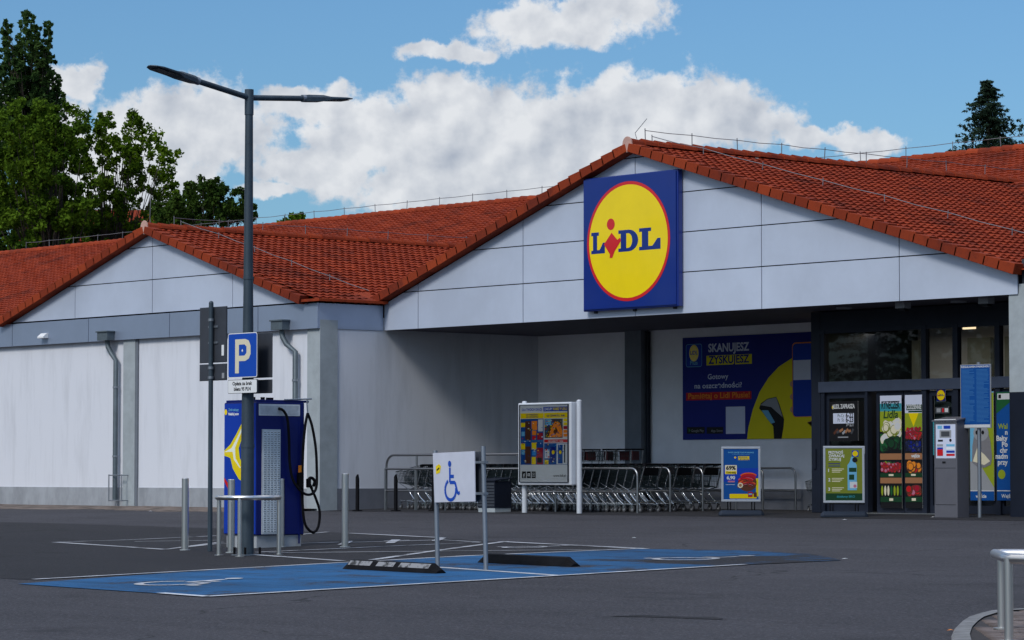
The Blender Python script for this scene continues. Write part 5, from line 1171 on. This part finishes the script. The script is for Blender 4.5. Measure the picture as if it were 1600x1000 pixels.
# ================================================================== PRINTS ON THE ENTRANCE
def poster(name, label, a, b, top, bot, draw, y=VY - .045, cat='poster'):
    x0, x1 = atY(a, 700, y).x, atY(b, 700, y).x; m = (a + b) / 2; z1, z0 = atY(m, top, y).z, atY(m, bot, y).z
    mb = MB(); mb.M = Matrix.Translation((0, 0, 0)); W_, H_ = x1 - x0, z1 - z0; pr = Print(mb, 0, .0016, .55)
    mb.add([(0, .004, 0), (W_, .004, 0), (W_, .004, H_), (0, .004, H_)], [(3, 2, 1, 0)], pc('white'))
    draw(pr, lambda a, b: (a * W_, b * H_), W_, H_); o = mb.build(name, None, (x0, y, z0)); tag(o, label, cat); return o
def d_hours(pr, q, W_, H_):
    pr.rect(*q(0, 0), *q(1, 1), 'black', 1); pr.text('#LIDL ZAPRASZA', *q(.5, .82),   .09, 'white', 2, W_ * .78, 'c', .03); pr.rect(*q(.10, .82), *q(.13, .88), 'yellow', 3)
    pr.rect(*q(.14, .44), *q(.86, .70), 'pale', 2); pr.rect(*q(.14, .44), *q(.86, .70), 'pale', 2.4)
    pr.text('Pn-Cz', *q(.30, .60), .07, 'dgreen', 3, W_ * .22, 'l'); pr.text('6-22', *q(.58, .59), .10, 'black', 3, W_ * .26, 'l', .03); pr.text('Pt  Sb', *q(.30, .49), .07, 'dgreen', 3, W_ * .22, 'l'); pr.text('6-23', *q(.58, .48), .10, 'black', 3, W_ * .26, 'l', .03); pr.text('9-21', *q(.58, .37), .10, 'grey', 3, W_ * .26, 'l', .03)
    for k in range(7): pr.line([q(.16 + .1 * k, .18 + .03 * (k % 3)), q(.30 + .09 * k, .30 - .04 * (k % 2))], .05, random.choice(('brown', 'grey', 'dgrey', 'wood')), 2 + k * .1)
    pr.rect(*q(.3, .08), *q(.66, .11), 'grey', 2)
poster('opening_hours_sign', 'black opening hours poster with pale panel on the glass left of the doors', 1296, 1341, 627, 689, d_hours)
def crate_row(pr, q, a, z0, z1, cols, n, r, lab=True):
    pr.rect(*q(.02, z0 - .045), *q(.98, z0 + .01), 'dgreen', 1.5); pr.rect(*q(0, z0), *q(1, z1), 'dgreen', 1.2)
def d_prod1(pr, q, W_, H_):
    pr.rect(*q(0, 0), *q(1, 1), 'black', 1); pr.rect(*q(0, .80), *q(1, 1), 'pale', 1.3); pr.rect(*q(0, .68), *q(1, .86), 'lime', 1.4); pr.rect(*q(0, .84), *q(1, .93), 'teal', 1.35)
    pr.text('RYNECZEK', *q(.5, .885), .15, 'black', 3, W_ * .86, 'c', .03); pr.text('Lidla', *q(.5, .80), .16, 'dgreen', 3, W_ * .68, 'c', .02, .15); pr.rect(*q(.12, .945), *q(.88, .95), 'black', 3)
    pr.rect(*q(0, .52), *q(1, .66), 'green', 2)
    pr.dots(*q(0, .62), *q(1, .80), .085, ['cream', 'cream', 'white'], 26, 2.2); pr.dots(*q(0, .55), *q(.4, .66), .08, ['cream', 'white'], 8, 2.4); pr.dots(*q(.15, .50), *q(.95, .64), .085, ['dgreen', 'green', 'dgreen'], 34, 3); pr.dots(*q(0, .49), *q(.4, .58), .05, ['green', 'dgreen'], 12, 3.5)
    pr.rect(*q(0, .43), *q(1, .485), 'wood', 4.5); pr.rect(*q(0, .22), *q(1, .27), 'wood', 4.5)
    pr.dots(*q(0, .31), *q(1, .41), .033, ['berry', 'red', 'berry', 'pink'], 90, 2); pr.dots(*q(0, .38), *q(1, .42), .03, ['green', 'lime'], 10, 2); pr.rect(*q(0, .275), *q(1, .31), 'dgreen', 5); pr.rect(*q(.4, .285), *q(.62, .302), 'cream', 6)
    for k in range(7): pr.ell(*q(.08 + .145 * k, .155), .028, .10, random.choice(('green', 'lime', 'cream')), 2 + k * .05, 18)
    pr.rect(*q(0, .055), *q(1, .10), 'dgreen', 5); pr.rect(*q(.42, .065), *q(.60, .088), 'cream', 6)
def d_prod2(pr, q, W_, H_):
    pr.rect(*q(0, 0), *q(1, 1), 'black', 1); pr.rect(*q(0, .78), *q(1, 1), 'pale', 1.3); pr.rect(*q(0, .68), *q(1, .84), 'lime', 1.4); pr.poly([q(.2, .84), q(.5, .72), q(.8, .84)], 'yellow', 1.6)
    pr.rect(*q(.08, .865), *q(1, .915), 'dgreen', 2); pr.text('CODZIENNIE', *q(.53, .875), .09, 'white', 3, W_ * .86, 'c', .03); pr.rect(*q(.2, .845), *q(1, .86), 'dgreen', 2)
    pr.dots(*q(0, .60), *q(1, .72), .035, ['berry', 'red', 'pink', 'berry'], 110, 2); pr.dots(*q(0, .49), *q(1, .60), .033, ['blueb', 'navy', 'dgrey', 'blueb'], 110, 2.5)
    pr.rect(*q(0, .43), *q(1, .485), 'wood', 5); pr.rect(*q(0, .22), *q(1, .27), 'wood', 5); pr.text('wejście', *q(.62, .448), .07, 'white', 6, W_ * .5, 'c', .04)
    pr.dots(*q(0, .31), *q(1, .42), .075, ['orange', 'orange', 'yellow', 'red'], 22, 2.2); pr.rect(*q(0, .275), *q(1, .31), 'dgreen', 5); pr.rect(*q(.35, .285), *q(.62, .302), 'cream', 6)
    pr.dots(*q(0, .10), *q(1, .205), .07, ['red', 'berry', 'pink', 'red'], 24, 2.2); pr.rect(*q(0, .055), *q(1, .10), 'dgreen', 5); pr.rect(*q(.38, .065), *q(.62, .088), 'cream', 6)
poster('window_poster', 'tall produce poster with cauliflower and broccoli on the left sliding door', 1375.5, 1409, 618, 794, d_prod1)
poster('window_poster', 'tall produce poster with berries, oranges and apples on the right sliding door', 1414.5, 1441, 617, 794, d_prod2)
poster('window_sticker', 'small square blue sticker with yellow disc on the dark glass right of the doors', 1464, 1478, 608, 627, lambda pr, q, W_, H_: lidl_logo(pr, W_ / 2, H_ / 2, min(W_, H_) * 1.0, 1), cat='sticker')
def d_note(pr, q, W_, H_):
    pr.rect(*q(0, 0), *q(1, 1), 'teal', 1)
    for k in range(12): pr.rect(*q(.1, .08 + k * .07), *q(random.uniform(.5, .9), .095 + k * .07), 'dgrey', 2)
poster('window_notice', 'pale printed notice on dark glass beside the ticket machine', 1458, 1466, 656, 711, d_note, cat='notice')
poster('window_notice', 'small red and white notices under the round store sticker', 1462, 1483, 636, 646, lambda pr, q, W_, H_: (pr.rect(*q(0, 0), *q(1, 1), 'dgrey', 1), pr.rect(*q(.1, .2), *q(.4, .8), 'grey', 2), pr.rect(*q(.5, .2), *q(.65, .8), 'red', 2), pr.rect(*q(.7, .2), *q(.95, .8), 'white', 2)), cat='notice')
def d_seal(pr, q, W_, H_):
    pr.rect(*q(0, 0), *q(1, 1), 'lb', 1); pr.poly([q(.55, .99), q(1, .99), q(1, .25), q(.62, .52)], 'lime', 2); pr.poly([q(0, .09), q(0, .36), q(.55, .34), q(1, .14), q(1, .09)], 'grey', 2); pr.poly([q(.5, .30), q(1, .46), q(1, .12)], 'lime', 2.3)
    pr.rect(*q(0, 0), *q(1, .09), 'pblue', 3); pr.rect(*q(0, .085), *q(1, .093), 'white', 4); pr.text('wejście', *q(.45, .025), .07, 'white', 4, W_ * .45, 'c', .03)
    pr.poly([q(.08, .35), q(.10, .50), q(.18, .60), q(.28, .68), q(.50, .70), q(.72, .66), q(.86, .55), q(.93, .40), q(.88, .33), q(.60, .30), q(.30, .31)], 'seal', 5); pr.ell(*q(.47, .62), W_ * .32, H_ * .075, 'grey', 6, 30)
    for a in (.30, .55): pr.ell(*q(a, .625), .035, .04, 'black', 7, 16)
    pr.ell(*q(.40, .595), .05, .035, 'black', 7, 16); pr.poly([q(.12, .36), q(.30, .48), q(.62, .42), q(.85, .36), q(.6, .325)], 'cream', 6)
poster('window_poster', 'poster with a grey seal on a lime and pale blue ground behind the pole', 1516, 1553, 612, 782, d_seal)
def d_wwf(pr, q, W_, H_):
    pr.rect(*q(0, 0), *q(1, 1), 'pblue', 1); pr.poly([q(0, .80), q(0, .999), q(.999, .999), q(.6, .90)], 'green', 2); pr.rect(*q(.05, .93), *q(.9, .985), 'white', 3); pr.rect(*q(.1, .94), *q(.22, .975), 'black', 4)
    for k, s in enumerate(('Wal', 'n', 'Bałty', 'Po', 'chr', 'nadm', 'przy')): pr.text(s, *q(.50, .66 - k * .055), .10, 'lime' if k == 0 else 'white', 3, None, 'r', .03)
    pr.ell(*q(.22, .24), .09, .09, 'lime', 3, 24); pr.rect(*q(0, .085), *q(1, .093), 'white', 4); pr.text('Wejście', *q(.2, .025), .07, 'white', 4, None, 'l', .03)
poster('window_poster', 'blue text poster with a lime dot cut off by the entrance pillar', 1557.5, 1592, 612, 782, d_wwf)
poster('window_notice', 'white parking notice clipped to the glass at the green board', 1346, 1351, 697, 709, lambda pr, q, W_, H_: (pr.rect(*q(0, 0), *q(1, 1), 'white', 1), pr.text('P', *q(.5, .5), .05, 'black', 2, None, 'c', .03), pr.rect(*q(.2, .15), *q(.8, .3), 'black', 2)), cat='notice')

# ================================================================== TREES
def leaves(name, parent, centres, radii, per, size, mat, flat=1.0, asp=1.0):
    C_ = np.array(centres, float); n = len(C_); radii = np.array(radii, float)
    if radii.ndim == 1: radii = np.repeat(radii[:, None], 3, 1)
    idx = np.repeat(np.arange(n), per); N = len(idx)
    d = rng.normal(size=(N, 3)); d /= np.linalg.norm(d, axis=1, keepdims=True)
    r = rng.random(N) ** 0.45; pos = C_[idx] + d * r[:, None] * radii[idx]
    nrm = rng.normal(size=(N, 3)) + np.array([0, 0, 0.9]) + d * .5; nrm /= np.linalg.norm(nrm, axis=1, keepdims=True)
    a = np.cross(nrm, rng.normal(size=(N, 3))); a /= np.linalg.norm(a, axis=1, keepdims=True); b = np.cross(nrm, a)
    s = size * rng.uniform(.6, 1.25, N)[:, None]; a = a * s; b = b * s * .62 * asp
    V_ = np.stack([pos - a, pos + b * .9 - a * .1, pos + a, pos - b], 1).reshape(-1, 3)
    fs = np.arange(N * 4).reshape(-1, 4)
    me = bpy.data.meshes.new(name); me.vertices.add(len(V_)); me.vertices.foreach_set('co', V_.ravel()); me.loops.add(N * 4); me.loops.foreach_set('vertex_index', fs.ravel())
    me.polygons.add(N); me.polygons.foreach_set('loop_start', np.arange(0, N * 4, 4)); me.polygons.foreach_set('loop_total', np.full(N, 4)); me.materials.append(mat); me.update(calc_edges=True)
    o = bpy.data.objects.new(name, me); COL.objects.link(o); o.parent = parent; return o
def tree(name, label, base, trunk_top, clumps, per, size, mat, trunk_r=.25, cat='tree', group=None, limbs=5, flat=1.0):
    """clumps: list of (x,y,z,r) relative to the base"""
    t = thing(name, label, cat, base, group=group); mb = MB(); tt = Vector(trunk_top)
    mid = tt * .5 + Vector((random.uniform(-.3, .3), random.uniform(-.3, .3), 0)); mb.tube([(0, 0, -.3), mid, tt], [trunk_r, trunk_r * .75, trunk_r * .35], M_BARK, 8)
    if limbs:
        for c in clumps[::limbs]:
            c = Vector(c[:3]); k = min(.92, max(.25, (c.z / max(tt.z, .1)) * .75)); s = (mid * (k / .5) if k < .5 else mid.lerp(tt, (k - .5) * 2))
            m = s.lerp(c, .5) + Vector((random.uniform(-.25, .25), random.uniform(-.25, .25), random.uniform(-.1, .35)))
            mb.tube([s, m, c], [trunk_r * .17, trunk_r * .10, trunk_r * .03], M_BARK, 5, caps=False)
    mb.build('trunk', t)
    leaves('crown', t, [c[:3] for c in clumps], [(c[3], c[3], c[3] * flat) for c in clumps], per, size, mat); return t
def basept(px, depth):
    p = atZ(px, 740, depth); return Vector((p.x, p.y, 0.0))
def clumps_px(base, depth, items, jitter=1.6):
    """items: (px, py, radius px) -> clumps relative to base with depth scatter"""
    out = []
    for (a, b, r) in items:
        dd = depth + random.uniform(-jitter, jitter); p = atZ(a, b, dd); out.append((p.x - base.x, p.y - base.y, p.z - base.z, r * dd / F))
    return out
def fill(ells, n, rmin, rmax, seed):
    rd = random.Random(seed); out = []
    tot = sum(e[2] * e[3] for e in ells)
    for e in ells:
        for _ in range(max(1, int(n * e[2] * e[3] / tot))):
            a = rd.uniform(0, 2 * math.pi); k = rd.random() ** .6; out.append((e[0] + e[2] * k * math.cos(a), e[1] + e[3] * k * math.sin(a), rd.uniform(rmin, rmax)))
    return out
# big maple, left
D1 = 146; b = basept(75, D1)
tree('broadleaf_tree', 'bright green broadleaf tree at the left edge behind the roof', b, (0, 0, 9.5), clumps_px(b, D1, fill([(45, 215, 55, 60), (95, 205, 45, 45), (20, 290, 60, 60), (100, 290, 60, 60), (60, 350, 70, 40), (100, 350, 60, 35)], 420, 5, 14, 1), 3.4), 85, .115, L_MAPLE2, .35)
D2 = 150; b = basept(165, D2)
tree('broadleaf_tree', 'open crowned tree with bare limbs showing, beside the gable peak', b, (-.6, .5, 9.0), clumps_px(b, D2, fill([(180, 190, 40, 22), (160, 225, 50, 40), (215, 215, 38, 22), (255, 240, 28, 22), (200, 270, 70, 45), (265, 285, 25, 30), (150, 320, 50, 40), (225, 330, 60, 34), (285, 330, 36, 30), (200, 360, 60, 22)], 350, 4, 11, 2), 3.2), 55, .11, L_MAPLE, .32, limbs=3)
D3 = 142; b = basept(330, D3)
tree('broadleaf_tree', 'dark round topped tree right of the gable peak behind the lamp post', b, (0, 0, 8.0), clumps_px(b, D3, fill([(320, 300, 32, 24), (300, 325, 40, 24), (355, 320, 40, 26), (385, 335, 20, 16), (270, 335, 40, 22), (340, 345, 60, 12)], 210, 4, 10, 3), 2.8), 55, .11, L_DARK, .28)
D4 = 158; b = basept(62, D4)
its = []
for cx, top, bot, wd in ((43, 20, 240, 17), (57, 45, 240, 14), (75, 35, 200, 11), (28, 70, 240, 14), (10, 36, 260, 14), (30, 110, 300, 22), (66, 100, 320, 20), (90, 120, 330, 13), (0, 100, 330, 20)):
    y = top
    while y < bot:
        k = min(1, .4 + (y - top) / 90); its.append((cx + random.uniform(-1, 1) * k * wd * .5, y, wd * k * random.uniform(.35, .6)))
        for _ in range(4): its.append((cx + random.uniform(-1, 1) * k * wd * 1.15, y + random.uniform(-4, 6), wd * k * random.uniform(.22, .42)))
        y += 8
tree('poplar_tree', 'tallest tree, dark upright poplar rising at the far left', b, (0, 0, 16), clumps_px(b, D4, its, 1.9), 24, .13, L_POP, .4, limbs=6, flat=1.15)
D5 = 153; b = basept(20, D5)
tree('broadleaf_tree', 'dark low tree filling the left edge just above the roof line', b, (0, 0, 6), clumps_px(b, D5, fill([(20, 350, 70, 45), (110, 370, 70, 28), (190, 365, 50, 25)], 160, 7, 15, 5), 2.4), 90, .13, L_DARK, .3)
D6 = 150; b = basept(466, D6)
tree('broadleaf_tree', 'small distant tree tip showing over the main roof ridge', b, (0, 0, 10), clumps_px(b, D6, fill([(465, 344, 22, 7), (455, 352, 24, 8), (480, 350, 16, 6)], 24, 4, 8, 6), 1.0), 60, .15, L_MAPLE, .25)
# conifers: whorls of drooping boughs
def conifer(label, base, h, rad, seed, dense=1.0, name='conifer'):
    rd = random.Random(seed); t = thing(name, label, 'tree', base); mb = MB(); mb.tube([(0, 0, -.2), (0, 0, h * .6), (0, 0, h)], [h * .014, h * .009, .02], M_BARK, 8); mb.build('trunk', t)
    cs, rs = [], []; z = h * .08
    while z < h - .1:
        k = 1 - z / h; R_ = rad * k * rd.uniform(.8, 1.15) + .12; n = int((8 + 9 * k) * dense)
        for i in range(n):
            a = rd.uniform(0, 6.283); dz_ = rd.uniform(-.22, .22); L = R_ * rd.uniform(.62, 1.15); m = max(3, int(L / .28))
            for j in range(m): q = (j + 1) / m; cs.append((math.cos(a) * L * q, math.sin(a) * L * q, z + dz_ + L * .12 * math.sin(q * 3) - L * .10 * q + (.25 * L if q > .8 else 0) * .3)); f_ = min(1, .45 + 2.2 * k) * (1.15 - .5 * q); rs.append((.24 * f_, .24 * f_, .12 * f_))
        z += .22 + .08 * k
    leaves('crown', t, cs, rs, 16, .085, L_CON, asp=.5); return t
b = basept(1549, 105); hc = atZ(1549, 124, 105).z
conifer('dark blue green spruce rising behind the roof at the right edge', b, hc, 8.6, 4, 2.0)
# trees across the lot, out of frame, that the entrance glass mirrors
for i, (x, y, h, r_, lab) in enumerate(((-33, -30, 13, 3.4, 'spruce across the car park mirrored in the entrance glass'), (-52, -46, 14, 3.8, 'taller spruce across the car park seen only as a reflection'))):
    conifer(lab, (x, y, gz(y)), h, r_, 20 + i, .5)
for i, (x, y, lab) in enumerate(((-44, -30, 'round tree across the car park, nearer the shop, mirrored in the glass'), (-40, -44, 'round tree across the car park, farther from the shop, mirrored in the glass'), (-62, -40, 'round tree farthest across the car park, mirrored in the glass'))):
    rd = random.Random(50 + i); tree('broadleaf_tree', lab, (x, y, gz(y)), (0, 0, 6), [(rd.gauss(0, 2.4), rd.gauss(0, 2.4), rd.uniform(2.5, 10), rd.uniform(1.2, 2)) for _ in range(34)], 60, .35, L_DARK, .3)
# brick house glimpsed between the trees
b = basept(172, 176); hs = thing('house', 'orange roofed house glimpsed between the trees at the left', 'house', b, R(48)); z = atZ(172, 350, 176).z
mb = MB(); mb.box(-4.5, 4.5, -4, 4, 0, z - 1.2, pmat('brick_house', (.42, .17, .09), .9, var=.3, scale=8)); mb.build('wall', hs)
mb = MB(); mb.prism([(-5, -4.6, z - 1.3), (-5, 4.6, z - 1.3), (-5, 0, z + .9)], (10, 0, 0), M_TILER); o = mb.build('roof', hs); face_attr(o)
for x in (-2.5, .8): mb = MB(); mb.box(x, x + 1.3, -4.05, -4.0, z - 3.4, z - 1.9, pc('dgrey')); mb.build('window', hs)

# litter
for px, py, sx, sy_, colr, lab in ((1320, 813, .10, .05, 'white', 'flat white scrap of paper on the asphalt before the green poster board'), (1458, 809, .07, .05, 'white', 'small white paper scrap at the foot of the ticket machine'),
                               (1320, 874.5, .07, .06, 'white', 'tiny white scrap on the asphalt at the right tip of the blue bay'), (991, 841.5, .07, .05, 'white', 'tiny white scrap on the lane above the blue bay'), (235, 799.5, .08, .06, 'white', 'white scrap lying at the dirt strip by the wall'), (1485, 987, .05, .04, 'orange', 'dry orange leaf against the kerb of the brick island')):
    g = gnd(px, py); mb = MB(); sx *= .5; sy_ *= .5; mb.add([(-sx, -sy_, .004), (sx * .8, -sy_ * .7, .011), (sx, sy_, .006), (-sx * .6, sy_ * .9, .012), (0, 0, .016)], [(0, 1, 4), (1, 2, 4), (2, 3, 4), (3, 0, 4)], pc(colr))
    o = mb.build('litter', None, (g.x, g.y, g.z + .006)); tag(o, lab, 'litter')
